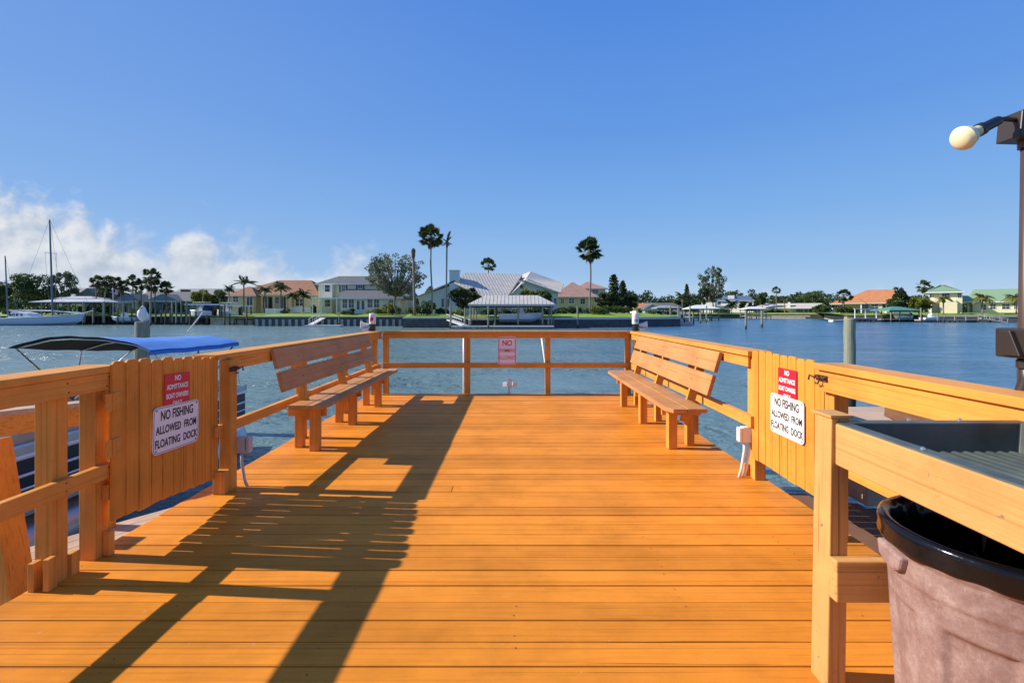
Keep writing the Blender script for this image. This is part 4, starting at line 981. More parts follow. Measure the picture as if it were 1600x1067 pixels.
# ------------------------------------------------------------------ leaves, palms, trees
class Leaves:
    def __init__(s, seed=0): s.r = np.random.default_rng(seed); s.q = []; s.t = []
    def clump(s, c, rad, n, size, flat=0.0, tone=None):
        r = s.r; d = r.normal(size=(n, 3)); d /= np.linalg.norm(d, axis=1)[:, None]
        p = np.array(c) + d * (r.uniform(0.35, 1.0, n) ** 0.6)[:, None] * np.array(rad)
        s.cards(p, size, tone, flat)
    def cards(s, p, size, tone=None, flat=0.0):
        r = s.r; n = len(p)
        a = r.normal(size=(n, 3)); a[:, 2] *= (1 - flat); a /= np.linalg.norm(a, axis=1)[:, None]
        b_ = r.normal(size=(n, 3)); b_ -= a * (a * b_).sum(1)[:, None]; b_ /= np.linalg.norm(b_, axis=1)[:, None]
        sz = size * r.uniform(0.6, 1.3, n)[:, None]
        a = a * sz; b_ = b_ * sz * 0.55
        s.q.append(np.stack([p - a, p + b_, p + a, p - b_], 1))
        t0 = r.uniform(0, 1) if tone is None else tone
        s.t.append(np.clip(t0 * 0.55 + r.uniform(0, 0.45, n), 0, 1))
    def build(s, name, mat, parent=None):
        b0 = np.array(BASE.get(parent, Vector((0, 0, 0))))
        q = (np.concatenate(s.q) - b0).astype('f4'); t = np.concatenate(s.t).astype('f4'); n = len(q)
        me = bpy.data.meshes.new(name); me.vertices.add(n * 4); me.vertices.foreach_set('co', q.ravel())
        me.loops.add(n * 4); me.loops.foreach_set('vertex_index', np.arange(n * 4, dtype='i4'))
        me.polygons.add(n); me.polygons.foreach_set('loop_start', np.arange(0, n * 4, 4, dtype='i4'))
        me.update(calc_edges=True)
        a = me.attributes.new('tone', 'FLOAT', 'FACE'); a.data.foreach_set('value', t)
        me.materials.append(M[mat]); o = bpy.data.objects.new(name, me); COL.objects.link(o)
        if parent is not None: o.parent = parent
        BASE[o] = Vector(b0); return o
def fan_palm(name, label, px, d, ytop, yc, half, ybase=None, fronds=46, skirt=True, group=None, tr=0.16, lean=0.0, mat='palmleaf', up=0.0):
    """fan palm: crown centred at row yc, reaching ytop, half-width in pixels"""
    c = P3(px, yc, d); Rr = half * d / F; zb = LAND - 0.1 if ybase is None else PZ(ybase, d)
    r = np.random.default_rng(int(px * 7 + d)); t = thing(name, label, 'palm tree', (c.x - lean, d, zb), group)
    base = Vector((c.x - lean, d, zb))
    tk = MB(); tk.tube([base + (c - base) * k + Vector((0.12 * math.sin(k * 5 + px), 0, 0)) * (1 - k) * k * 4 for k in np.linspace(0, 1, 10)], [tr * 1.35] + [tr] * 8 + [tr * 0.9], 10)
    tk.build('trunk', M['palmbark'], t, smooth=True)
    lv = Leaves(int(px)); Q = []; T = []
    for i in range(int(fronds * 1.35)):
        az = r.uniform(0, 2 * math.pi); el = r.uniform(-0.75, 1.35) + up
        L = Rr * r.uniform(0.60, 0.80); dv = np.array([math.cos(az) * math.cos(el), math.sin(az) * math.cos(el), math.sin(el)])
        hub = np.array(c) + dv * L
        # petiole
        sidev = np.cross(dv, [0, 0, 1]); sidev /= max(1e-6, np.linalg.norm(sidev)); upv = np.cross(sidev, dv)
        w = 0.035; Q.append([np.array(c) - sidev * w, np.array(c) + sidev * w, hub + sidev * w * 0.6, hub - sidev * w * 0.6]); T.append(0.35)
        fr = Rr * r.uniform(0.38, 0.52); tone = r.uniform(0, 1); roll = r.uniform(-0.6, 0.6)
        s2 = sidev * math.cos(roll) + upv * math.sin(roll)
        for k in range(13):
            a = math.radians(-115 + 230 * k / 12); dd = dv * math.cos(a) + s2 * math.sin(a)
            dd = dd - np.array([0, 0, 0.30]) * (0.4 + abs(a) * 0.2); ln = fr * (1.0 - 0.12 * abs(a)) * r.uniform(0.85, 1.1)
            sd_ = np.cross(dd, dv); nn = np.linalg.norm(sd_); perp = s2 * math.cos(a) - dv * math.sin(a); wd = fr * 0.16
            tip = hub + dd * ln; mid = hub + dd * ln * 0.55
            Q.append([hub, mid + perp * wd, tip, mid - perp * wd]); T.append(np.clip(tone * 0.5 + r.uniform(0, 0.5), 0, 1))
    lv.q.append(np.array(Q)); lv.t.append(np.array(T)); lv.build('crown', mat, t)
    if skirt:
        sk = Leaves(int(px) + 1); Q = []; T = []
        for i in range(60):
            az = r.uniform(0, 6.28); h0 = r.uniform(-0.1, 0.5) * Rr; ln = Rr * r.uniform(0.35, 0.7)
            a = np.array(c) + np.array([math.cos(az) * tr, math.sin(az) * tr, -h0]); o = np.array([math.cos(az) * 0.30 * Rr, math.sin(az) * 0.30 * Rr, 0]) * r.uniform(0.5, 1)
            sdv = np.array([-math.sin(az), math.cos(az), 0]) * Rr * 0.09
            Q.append([a, a + o - np.array([0, 0, ln * 0.4]) + sdv, a + o * 0.8 - np.array([0, 0, ln]), a + o - np.array([0, 0, ln * 0.4]) - sdv]); T.append(r.uniform(0, 1))
        sk.q.append(np.array(Q)); sk.t.append(np.array(T)); sk.build('dead_skirt', 'deadfrond', t)
    return t
def feather_palm(name, label, px, d, yc, half, ybase=None, fronds=16, group=None, tr=0.14, mat='palmleaf', lean=0.0, wind=0.0, droop=1.0):
    """palm with long arching feather fronds"""
    c = P3(px, yc, d); L0 = half * d / F * 1.25; zb = LAND - 0.1 if ybase is None else PZ(ybase, d)
    r = np.random.default_rng(int(px * 11 + d)); t = thing(name, label, 'palm tree', (c.x - lean, d, zb), group); base = Vector((c.x - lean, d, zb))
    MB().tube([base + (c - base) * k for k in np.linspace(0, 1, 8)], [tr * 1.5, tr * 1.1] + [tr] * 5 + [tr * 0.8], 10).build('trunk', M['palmbark'], t, smooth=True)
    lv = Leaves(int(px)); Q = []; T = []
    for i in range(fronds):
        az = 2 * math.pi * i / fronds + r.uniform(-0.3, 0.3); el = r.uniform(0.15, 1.25); L = L0 * r.uniform(0.8, 1.1); tone = r.uniform(0, 1)
        dv = np.array([math.cos(az) * math.cos(el) + wind, math.sin(az) * math.cos(el), math.sin(el)]); p = np.array(c); n = 9; prev = p
        sdv = np.cross(dv, [0, 0, 1]); sdv /= max(1e-6, np.linalg.norm(sdv))
        for k in range(1, n + 1):
            q = prev + dv * L / n; w = L * 0.23 * math.sin(math.pi * min(1, (k + 0.6) / (n + 1.2))) + 0.03
            for s_ in (-1, 1):
                for e in (0.0, 0.33, 0.66):
                    a = prev + (q - prev) * e; b_ = prev + (q - prev) * (e + 0.55)
                    tip = (a + b_) / 2 + sdv * s_ * w + dv * w * 0.5 - np.array([0, 0, w * 0.45])
                    Q.append([a, (a * 0.45 + tip * 0.55) - dv * 0.06, tip, (b_ * 0.5 + tip * 0.5) + dv * 0.06]); T.append(np.clip(tone * 0.5 + r.uniform(0, 0.5), 0, 1))
            prev = q; dv = dv - np.array([0, 0, 0.20 * droop]); dv = dv / np.linalg.norm(dv)
    lv.q.append(np.array(Q)); lv.t.append(np.array(T)); lv.build('crown', mat, t); return t
def leafy_tree(name, label, px0, px1, ytop, ybot, d, mat='leaf', seed=1, trunk_px=None, ybase=None, clumps=26, per=70, size=0.32, branches=True, group=None, cat='tree', flat=0.0, fill=0.33, limb=1.0):
    """crown fills the given pixel box at distance d; limbs run to every clump"""
    r = np.random.default_rng(seed); cx = (px0 + px1) / 2; tp = cx if trunk_px is None else trunk_px
    hw = (px1 - px0) / 2 * d / F; hh = (ybot - ytop) / 2 * d / F; c = np.array(P3(cx, (ytop + ybot) / 2, d)); zb = LAND - 0.1 if ybase is None else PZ(ybase, d)
    base = Vector((PX(tp, d), d, zb)); t = thing(name, label, cat, base, group)
    lv = Leaves(seed); br = MB(); fork = base + (Vector((c[0], d, c[2] - hh * 0.75)) - base) * 0.9
    if branches: br.tube([base, base + (fork - base) * 0.5 + Vector((0.08 * hw * math.sin(seed), 0, 0)), fork], [(hw * 0.075 + 0.08) * limb, (hw * 0.05 + 0.06) * limb, (hw * 0.045 + 0.05) * limb], 8)
    for i in range(clumps):
        a = r.normal(size=3); a /= np.linalg.norm(a); a[2] = a[2] * 0.9 + 0.08
        k = r.uniform(0.3, 1.0) ** 0.5 * (1 - fill * 0.55); p = c + a * np.array([hw, hw * 0.8, hh]) * k; rr = r.uniform(0.7, 1.25) * fill
        lv.clump(p, (hw * rr, hw * rr * 0.9, max(hh * rr, 0.25)), per, size, flat)
        if branches and i % 2 == 0:
            e = Vector(p); m_ = fork + (e - fork) * 0.5 + Vector((0, 0, -0.06 * hh)); br.tube([fork, m_, e], [(hw * 0.03 + 0.03) * limb, (hw * 0.018 + 0.02) * limb, 0.02], 5)
    if branches: br.build('trunk', M['bark'], t, smooth=True)
    lv.build('crown' if cat == 'tree' else 'foliage', mat, t); return t
def shrub(label, px0, px1, ytop, ybase, d, mat='leafdark', seed=1, group=None, size=0.22, per=60, name='shrub'):
    hw = (px1 - px0) / 2 * d / F; zt = PZ(ytop, d); zb = LAND - 0.1 if ybase is None else PZ(ybase, d); h = max(0.5, zt - zb); x = PX((px0 + px1) / 2, d)
    lv = Leaves(seed); r = np.random.default_rng(seed); n = int(max(5, min(40, hw * 5)))
    for i in range(n):
        a = r.uniform(-1, 1); hk = (1 - 0.35 * a * a) * r.uniform(0.7, 1.0); rz = h * hk * 0.5
        lv.clump((x + a * hw * 0.88, d + r.uniform(-0.5, 0.5) * min(hw, 1.6), zb + rz), (min(hw * 0.35, h * 0.55) + 0.1, 0.6, rz), per, size)
    o = lv.build(name, mat, None); return tag(o, label, 'shrub', group)
def pine(name, label, px, d, ytop, ybase, half, seed=1, group=None, mat='leafdark', tiers=13):
    top = P3(px, ytop, d); zb = LAND - 0.1 if ybase is None else PZ(ybase, d); base = Vector((top.x, d, zb)); h = top.z - zb; r = np.random.default_rng(seed)
    t = thing(name, label, 'tree', base, group); MB().tube([base, base + (top - base) * 0.6, top], [0.2, 0.12, 0.02], 8).build('trunk', M['bark'], t)
    lv = Leaves(seed)
    for k in range(tiers):
        f = 0.06 + 0.94 * k / tiers; z = zb + h * f; Rr = half * d / F * (1 - f) ** 0.65 * r.uniform(0.85, 1.15) + 0.15
        for j in range(9):
            a = 2 * math.pi * j / 9 + r.uniform(-0.3, 0.3); n = 26; s_ = r.uniform(0.15, 1, n); L = Rr * r.uniform(0.75, 1.1)
            p = np.stack([base.x + math.cos(a) * L * s_, base.y + math.sin(a) * L * s_, z + 0.16 * L * s_ + r.normal(0, 0.10, n)], 1); p += r.normal(0, 0.07, p.shape)
            lv.cards(p, 0.22)
    lv.build('crown', mat, t); return t

# ================================================================== SEAWALLS
def seawall(label, pts, ztop, body, cap, ribs=0, capt=0.18, rib_mat='cap'):
    """runs along pts = [(px, d)]"""
    p = [(PX(a, d), d) for a, d in pts]; c = p[len(p) // 2]
    t = thing('seawall', label, 'seawall', (c[0], c[1], WATER)); b_ = MB(); cp = MB(); rb = []
    for (x0, y0), (x1, y1) in zip(p[:-1], p[1:]):
        b_.beam((x0, y0 - 0.12, (WATER - 1 + ztop - capt) / 2), (x1, y1 - 0.12, (WATER - 1 + ztop - capt) / 2), 0.24, ztop - capt - WATER + 1)
        cp.beam((x0, y0 - 0.12, ztop - capt / 2 + 0.002), (x1, y1 - 0.12, ztop - capt / 2 + 0.002), 0.55, capt)
        if ribs:
            L = math.hypot(x1 - x0, y1 - y0); n = int(L / ribs)
            for i in range(n):
                f = (i + 0.5) / n; x = x0 + (x1 - x0) * f; y = y0 + (y1 - y0) * f; rb.append((x, y))
    b_.build('panel', M[body], t); cp.build('cap', M[cap], t)
    for x, y in rb: MB().box(x - 0.24, x + 0.24, y - 0.42, y - 0.242, WATER - 0.6, ztop - capt - 0.35).build('buttress', M[rib_mat], t)
    return t
seawall('low sandy rubble seawall below the lawn of the brown roofed house', [(330, 97), (401, 97)], 0.15, 'sandstone', 'sandstone')
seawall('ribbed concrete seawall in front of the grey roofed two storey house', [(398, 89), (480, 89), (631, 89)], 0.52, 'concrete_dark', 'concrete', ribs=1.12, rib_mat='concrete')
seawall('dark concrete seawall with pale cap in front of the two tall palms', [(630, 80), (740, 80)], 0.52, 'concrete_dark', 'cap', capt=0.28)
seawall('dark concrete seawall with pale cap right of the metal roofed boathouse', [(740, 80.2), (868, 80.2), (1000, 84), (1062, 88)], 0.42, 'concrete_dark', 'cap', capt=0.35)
seawall('dark seawall end turning away along the channel', [(1060, 88), (1062, 120)], 0.42, 'concrete_dark', 'concrete', capt=0.2)
seawall('dark low seawall on the far right shore beside the white roofed dock', [(1100, 199), (1162, 198)], 0.3, 'concrete_dark', 'concrete_dark')
seawall('sandy sloping bank on the far right shore below the ranch house', [(1162, 197), (1290, 181)], -0.1, 'sandstone', 'sandstone', capt=0.4)
seawall('sandy bank below the orange roofed house on the right shore', [(1288, 181), (1322, 128), (1378, 127)], 0.15, 'sandstone', 'sandstone')
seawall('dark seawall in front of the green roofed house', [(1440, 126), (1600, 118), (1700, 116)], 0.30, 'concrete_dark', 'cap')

# ================================================================== HOUSES
# -- far left grey gabled house
h = house('house', 'grey gabled house with white roof edges behind the sailboat', 120, 125); simple_wall(h, 92, 160, 125, 12, 466, 'siding_pale')
roof(h, 88, 122, 124, 12, 466, 450, 'roof_pale', 'x', 0, 0, gable='siding_pale'); roof(h, 108, 164, 121, 10, 468, 450, 'roof_grey', 'y', 0, 2, gable='roof_pale')
wins(h, 125, [(98, 106, 470, 482), (128, 140, 472, 484)])
# -- blue grey house
h = house('house', 'blue grey house with a small gabled porch behind the left docks', 230, 112)
simple_wall(h, 178, 300, 114, 10, 471, 'siding_blue'); roof(h, 196, 306, 114, 10, 470, 456, 'roof_grey', 'x', 1, 1, gable='siding_blue')
roof(h, 176, 217, 111, 5, 470, 458.5, 'roof_grey', 'y', 0, 0, gable='siding_blue', th=0.3)
roof(h, 226, 280, 112.5, 8, 470, 459, 'roof_grey', 'y', 0, 1, gable='siding_blue', th=0.3)
for p in (180, 189, 199, 207, 214): block(h, PX(p, 111) - 0.12, PX(p, 111) + 0.12, 111, 111.24, LAND - 0.1, PZ(471, 111), 'siding_pale', 'porch_post')
wins(h, 114, [(185, 189, 474, 484), (192, 198, 473, 488, dict(mun=(1, 1), name='door')), (224, 234, 475, 486), (255, 267, 475, 488, dict(mun=(2, 1)))], frame='siding_pale')
# -- long grey roof and chimney
h = house('house', 'low house with long pale grey roof behind the dark bushes at left', 315, 150); simple_wall(h, 268, 365, 150, 10, 462, 'siding_blue'); roof(h, 262, 368, 150, 10, 462, 451, 'roof_pale', 'x', 0, 0, gable='siding_pale')
MB().box(PX(282, 140), PX(293, 140), 140, 141.4, LAND, PZ(452.5, 140)).build('chimney', M['brick'], h)
wins(h, 150, [(275, 281, 466, 474), (330, 345, 466, 474)])
# -- beige house with brown hip roof
h = house('house', 'beige house with brown tiled hip roof and palms in front', 430, 108)
simple_wall(h, 358, 494, 110, 14, 460, 'stucco_beige'); roof(h, 353, 499, 110, 14, 460, 438, 'roof_brown', 'x', 8.5, 5.0)
roof(h, 352, 400, 107, 6, 461.5, 448, 'roof_brown', 'x', 3.0, 3.0); simple_wall(h, 357, 396, 107, 4, 461.5, 'stucco_beige')
for p in (409, 427, 452): block(h, PX(p, 108) - 0.16, PX(p, 108) + 0.16, 108, 108.32, LAND - 0.1, PZ(461.5, 108), 'stucco_beige', 'porch_post')
block(h, PX(399, 108), PX(466, 108), 107.9, 109.9, PZ(462.5, 108), PZ(459.8, 108), 'stucco_cream', 'porch_beam')
wins(h, 107, [(364.5, 372.5, 463.5, 472), (385.5, 395, 464, 479, dict(mun=(2, 1), name='door'))])
wins(h, 110, [(411, 417, 464, 482, dict(mun=(1, 1), name='door')), (419, 426, 464, 482, dict(mun=(1, 1), name='door')), (430, 436, 465, 474), (438, 447, 464, 482, dict(mun=(2, 1), name='door')), (462, 474, 467, 478)])
# -- two storey yellow house
h = house('house', 'two storey pale yellow house with grey shingle roof and glazed front wing', 560, 98)
simple_wall(h, 497.5, 600, 101, 9, 443, 'stucco_yellow'); roof(h, 492, 606, 101, 9, 443, 431.5, 'roof_grey', 'x', 3.2, 3.0, th=0.3)
simple_wall(h, 499, 519, 99.2, 1.79, 444, 'stucco_yellow', name='bay_wall')
simple_wall(h, 532, 622, 96.5, 4.4, 465, 'stucco_white'); roof(h, 527, 630, 96.5, 8.5, 465.3, 452, 'roof_grey', 'x', 0.05, 2.6, over=0.7, th=0.3)
roof(h, 598, 640, 99, 9, 462, 438, 'roof_grey', 'y', 0, 0, gable='stucco_yellow'); simple_wall(h, 601, 636, 99.5, 8, 462, 'stucco_yellow')
wins(h, 99.2, [(507.8, 515.5, 445.5, 456)], mun=(1, 2)); wins(h, 99.2, [(507.8, 515.8, 468.5, 479)], mun=(1, 2))
wins(h, 101, [(503.5, 505.5, 445, 455, dict(mun=(1, 1))), (519.8, 522.8, 445.5, 456, dict(mun=(1, 1))), (534, 539, 446, 455), (559.5, 566, 446, 450.5, dict(mun=(2, 1))), (519.8, 522.8, 469, 481, dict(mun=(1, 1)))])
for a in (530.2, 540.5, 556.2, 567.2): MB().box(PX(a, 101), PX(a + 2.4, 101), 100.93, 101.0, PZ(456.5, 101), PZ(445, 101)).build('shutter', M['roof_grey'], h)
wins(h, 96.5, [(535.5, 542.5, 468, 481), (545, 553, 468, 481), (557.5, 562, 470, 483.5, dict(mun=(1, 1), name='door')), (565, 569.5, 470, 483.5, dict(mun=(1, 1), name='door')), (574.5, 582, 468, 480.5), (584.5, 592.5, 468, 480.5), (608, 615, 469, 479)], t=0.16)
pg = MB(); pg.box(PX(486, 95), PX(528, 95), 95, 98.9, PZ(466.8, 95), PZ(465.2, 95)); pg.build('pergola_roof', M['white'], h)
for p in (488, 495.5, 501.5, 526): block(h, PX(p, 95) - 0.08, PX(p, 95) + 0.08, 95, 95.16, LAND - 0.1, PZ(466.9, 95), 'white', 'porch_post')
# -- silver metal roof house
h = house('house', 'pale blue house with silver standing seam metal roof and square chimney', 780, 97)
mb = MB(); d0 = 96.0; x0, x1 = PX(655, d0), PX(722, d0); d1 = 106
tri = [(x0, LAND - 0.1), (x1 + 3.0, LAND - 0.1), (x1 + 3.0, PZ(452, d0)), (x1, PZ(440, d0)), (x0, PZ(463.5, d0))]
mb.prism(tri, d0, d1, fn=lambda a, b_, hh: (a, hh, b_)); mb.build('wall', M['siding_pale'], h)
rp = MB(); A = [P3(650, 465.5, d0 - 0.7), P3(711, 440, d0 - 0.7), Vector((PX(711, d0), d1, PZ(440, d0 - 0.7))), Vector((PX(650, d0), d1, PZ(465.5, d0 - 0.7)))]
rp.add([tuple(v) for v in A] + [tuple(v + Vector((0, 0, 0.28))) for v in A], [(3, 2, 1, 0), (4, 5, 6, 7), (0, 1, 5, 4), (1, 2, 6, 5), (2, 3, 7, 6), (3, 0, 4, 7)]); seams(rp, [[v + Vector((0, 0, 0.28)) for v in A]], 0.75); rp.build('roof', M['roof_metal'], h)
MB().box(PX(702.5, 95.6), PX(717.5, 95.6), 95.3, 97.3, LAND - 0.1, PZ(423.5, 95.3)).build('chimney', M['siding_pale'], h)
MB().box(PX(701.5, 95.6), PX(718.5, 95.6), 95.15, 97.45, PZ(423.4, 95.3), PZ(422, 95.3)).build('chimney_cap', M['roof_white'], h)
# main roof plane: eave falls to the right, ridge nearly level
E0, E2, Rr1 = P3(710, 441, 95.2), P3(792, 464, 93.5), P3(816, 428.5, 104)
def on_plane(px, py):
    n = (E2 - E0).cross(Rr1 - E0); o = Vector((0, 0, EYE)); dr = Vector(((px - VX) / F, 1, -(py - VY) / F)); return o + dr * ((E0 - o).dot(n) / dr.dot(n))
E1, Rr0 = on_plane(757, 463), on_plane(727, 425.8)
mr = MB(); poly = [E0, E1, E2, Rr1, Rr0]; low = [v - Vector((0, 0, 0.25)) for v in poly]
nrm_ = (E1 - E0).cross(Rr0 - E0)
mr.add([tuple(v) for v in poly] + [tuple(v) for v in low], [(0, 1, 2), (0, 2, 3, 4), (7, 6, 5), (9, 8, 7, 5), (0, 5, 6, 1), (1, 6, 7, 2), (2, 7, 8, 3), (3, 8, 9, 4), (4, 9, 5, 0)])
seams(mr, [[E0, E1, E2, Rr1, Rr0]], 0.62, 0.07, 0.055)
bk = [Rr0, Rr1, Vector((Rr1.x, Rr1.y + 9, 2.5)), Vector((Rr0.x, Rr1.y + 9, 2.5))]; mr.add([tuple(v) for v in bk], [(3, 2, 1, 0)]); mr.build('roof', M['roof_metal'], h)
MB().box(PX(722, 97), PX(800, 97), 97.0, 104, LAND - 0.1, PZ(462, 97), 0).build('wall', M['siding_pale'], h)
# right wing, gable towards the water
mw = MB(); d2 = 95.5
gab = [(PX(800, d2), LAND - 0.1), (PX(872, d2), LAND - 0.1), (PX(872, d2), PZ(455, d2)), (PX(826, d2), PZ(436, d2)), (PX(808, d2), PZ(450, d2)), (PX(800, d2), PZ(458, d2))]
mw.prism(gab, d2, d2 + 10, fn=lambda a, b_, hh: (a, hh, b_)); mw.build('wall', M['siding_pale'], h)
rw = MB(); A = [P3(820, 438, d2 - 1.0), P3(876.5, 457.5, d2 - 1.0), P3(881, 443, 108), P3(829, 424, 108)]
rw.add([tuple(v) for v in A] + [tuple(v - Vector((0, 0, 0.25))) for v in A], [(0, 1, 2, 3), (7, 6, 5, 4), (0, 4, 5, 1), (1, 5, 6, 2), (2, 6, 7, 3), (3, 7, 4, 0)]); seams(rw, [A], 0.62, 0.07, 0.055)
B = [P3(796, 462, d2 - 1.0), P3(820, 438, d2 - 1.0), P3(829, 424, 108), P3(814, 430, 108)]
rw.add([tuple(v) for v in B], [(0, 1, 2, 3)]); rw.build('roof', M['roof_metal'], h)
ov = MB(); ov.box(PX(810.5, d2 - 0.9), PX(821, d2 - 0.9), d2 - 1.2, d2 + 0.5, PZ(440, d2 - 0.9), PZ(438, d2 - 0.9)); ov.build('eave_return', M['roof_white'], h)
wins(h, d0, [(689.8, 693.8, 466.5, 479.5, dict(mun=(1, 1))), (696.2, 703.2, 466.5, 479.5, dict(mun=(2, 1)))]); wins(h, d2, [(812.5, 818, 445.5, 451, dict(mun=(1, 1))), (865, 869.5, 466, 476, dict(mun=(1, 2)))])
# -- pink tiled houses
h = house('house', 'beige house with pink clay tile hip roof right of the metal roofed house', 900, 112)
simple_wall(h, 866, 932, 114, 12, 464, 'stucco_beige'); roof(h, 862, 936, 114, 12, 463.5, 441, 'roof_pink', 'x', 5.5, 5.2)
wins(h, 114, [(876, 881, 467, 474), (889, 897, 466, 474), (907, 914, 467, 475)])
h = house('house', 'second pink tiled house with two storeys behind the tall single palm', 930, 128)
simple_wall(h, 902, 946, 130, 10, 450, 'stucco_beige'); roof(h, 899, 950, 130, 10, 450.5, 440, 'roof_pink', 'x', 4.0, 4.5); wins(h, 130, [(925, 935, 453, 459)])
# -- low house with orange and grey roofs
h = house('house', 'low house with orange roof edge and grey gable at the channel corner', 1018, 150)
simple_wall(h, 994, 1062, 152, 10, 481, 'stucco_white'); roof(h, 990, 1030, 151, 10, 481, 474, 'roof_orange', 'x', 1.5, 0.1); roof(h, 1012, 1068, 154, 12, 481, 473.3, 'roof_grey', 'x', 0, 1)
simple_wall(h, 1008, 1032, 147, 3.9, 483, 'siding_blue'); roof(h, 1006, 1034, 147, 4, 483, 474.5, 'roof_grey', 'y', 0, 0, gable='siding_blue'); wins(h, 152, [(997, 1004, 484, 488), (1040, 1050, 484, 488)]); wins(h, 147, [(1012, 1018, 485, 489)])
# -- white two storey house on the far right shore
h = house('house', 'white two storey house beneath the tall feathery tree on the far right shore', 1113, 212)
simple_wall(h, 1096.5, 1117, 212, 10, 468, 'stucco_white'); roof(h, 1094, 1119, 212, 10, 468, 463, 'roof_white', 'x', 3, 3); simple_wall(h, 1117, 1134, 214, 8, 478, 'stucco_white'); wins(h, 212, [(1103.5, 1107, 469.5, 472), (1108, 1111, 478, 484)])
h.rotation_euler.z = R(-28); h.scale.x = 0.95
h = house('house', 'long white two storey house with blue metal roof on the far right shore', 1150, 222)
simple_wall(h, 1118, 1176, 222, 12, 469.5, 'stucco_white'); roof(h, 1115, 1179, 222, 12, 469.5, 462.5, 'mast', 'x', 5, 3); MB().box(PX(1134, 224), PX(1144, 224), 224, 228, PZ(470, 224), PZ(461.5, 224)).build('roof_box', M['roof_white'], h)
wins(h, 222, [(1122, 1126, 471, 476), (1155, 1160, 471, 473.5), (1165, 1169, 471, 473.5), (1128, 1132, 479, 484)])
h.rotation_euler.z = R(-28); h.scale.x = 0.93
# -- ranch
h = house('house', 'long low white ranch house with sand coloured roof on the far right shore', 1235, 205)
simple_wall(h, 1182, 1294, 207, 12, 481.5, 'stucco_white'); roof(h, 1166, 1250, 206, 14, 481, 474, 'roof_sand', 'x', 8, 0.1); roof(h, 1232, 1298, 204, 14, 481.5, 474, 'roof_sand', 'x', 0.1, 3)
MB().box(PX(1233, 204), PX(1237, 204), 205, 207, PZ(480, 204), PZ(472, 204)).build('chimney', M['stucco_white'], h)
wins(h, 207, [(1201, 1206, 482.3, 486.5), (1240, 1250, 482.3, 487.5, dict(mun=(3, 1))), (1252, 1257, 482.5, 488, dict(mun=(1, 1), name='door')), (1259, 1268, 482.3, 487.5)])
h.rotation_euler.z = R(-30); h.scale.x = 0.88
# -- orange roofed house
h = house('house', 'low house with bright orange tiled roof on the right shore', 1350, 150)
simple_wall(h, 1304, 1404, 152, 14, 473.5, 'stucco_beige'); roof(h, 1300, 1412, 152, 14, 473.5, 453.5, 'roof_orange', 'x', 10, 4); roof(h, 1325, 1362, 148, 8, 473.5, 461, 'roof_orange', 'y', 4, 0); roof(h, 1298, 1330, 150, 6, 474.5, 467.5, 'roof_orange', 'x', 3, 1)
wins(h, 152, [(1338, 1350, 475.5, 483), (1354, 1364, 475.5, 483), (1370, 1388, 475.5, 483, dict(mun=(3, 1))), (1306, 1314, 476, 482)]); block(h, PX(1352, 148), PX(1354, 148), 147.6, 148, LAND - 0.1, PZ(474, 148), 'white', 'porch_post')
h.rotation_euler.z = R(-36); h.scale.x = 0.83
# -- green roofed house
h = house('house', 'cream two storey house with light green metal roof on the right shore', 1520, 135)
simple_wall(h, 1456, 1504, 135, 12, 455, 'stucco_cream'); roof(h, 1450, 1511, 135, 12, 455, 444.5, 'roof_green', 'x', 6.0, 6.2, over=1.0, th=0.35)
simple_wall(h, 1502, 1592, 139, 12, 472, 'stucco_cream'); roof(h, 1500, 1600, 139, 12, 471.5, 453, 'roof_green', 'x', 2.0, 4.0, over=0.8, th=0.3); roof(h, 1498, 1520, 137, 6, 471.5, 462, 'roof_green', 'x', 0.1, 2)
block(h, PX(1456, 133), PX(1504, 133), 133.6, 134.98, PZ(471.5, 133.6), PZ(468.5, 133.6), 'stucco_cream', 'balcony'); block(h, PX(1475, 133.5), PX(1503, 133.5), 133.5, 134.97, LAND - 0.1, PZ(471.8, 133.5), 'stucco_cream', 'wall')
wins(h, 135, [(1472, 1484, 457.5, 465, dict(mun=(3, 1))), (1496.5, 1502, 458, 465), (1465, 1467, 459, 461)], frame='white'); wins(h, 139, [(1514, 1522, 476, 484), (1528, 1536, 475.5, 483), (1545, 1556, 475.5, 483), (1562, 1566, 475.5, 483), (1570, 1573, 476, 486, dict(mun=(1, 1), name='door'))])
h.rotation_euler.z = R(-38); h.scale.x = 0.75
MB().box(PX(1385, 140), PX(1420, 140), 140, 140.3, LAND - 0.1, PZ(486.5, 140)).build('garden_wall', M['stucco_white'], None); tag(bpy.data.objects['garden_wall'], 'low white garden wall behind the green roofed boathouse', 'wall')
MB().box(PX(1502, 131), PX(1600, 131), 131, 131.3, LAND - 0.1, PZ(488.5, 131)).build('garden_wall', M['stucco_cream'], None)
tag(bpy.data.objects['garden_wall.001'], 'long low cream terrace wall before the green roofed house', 'wall')

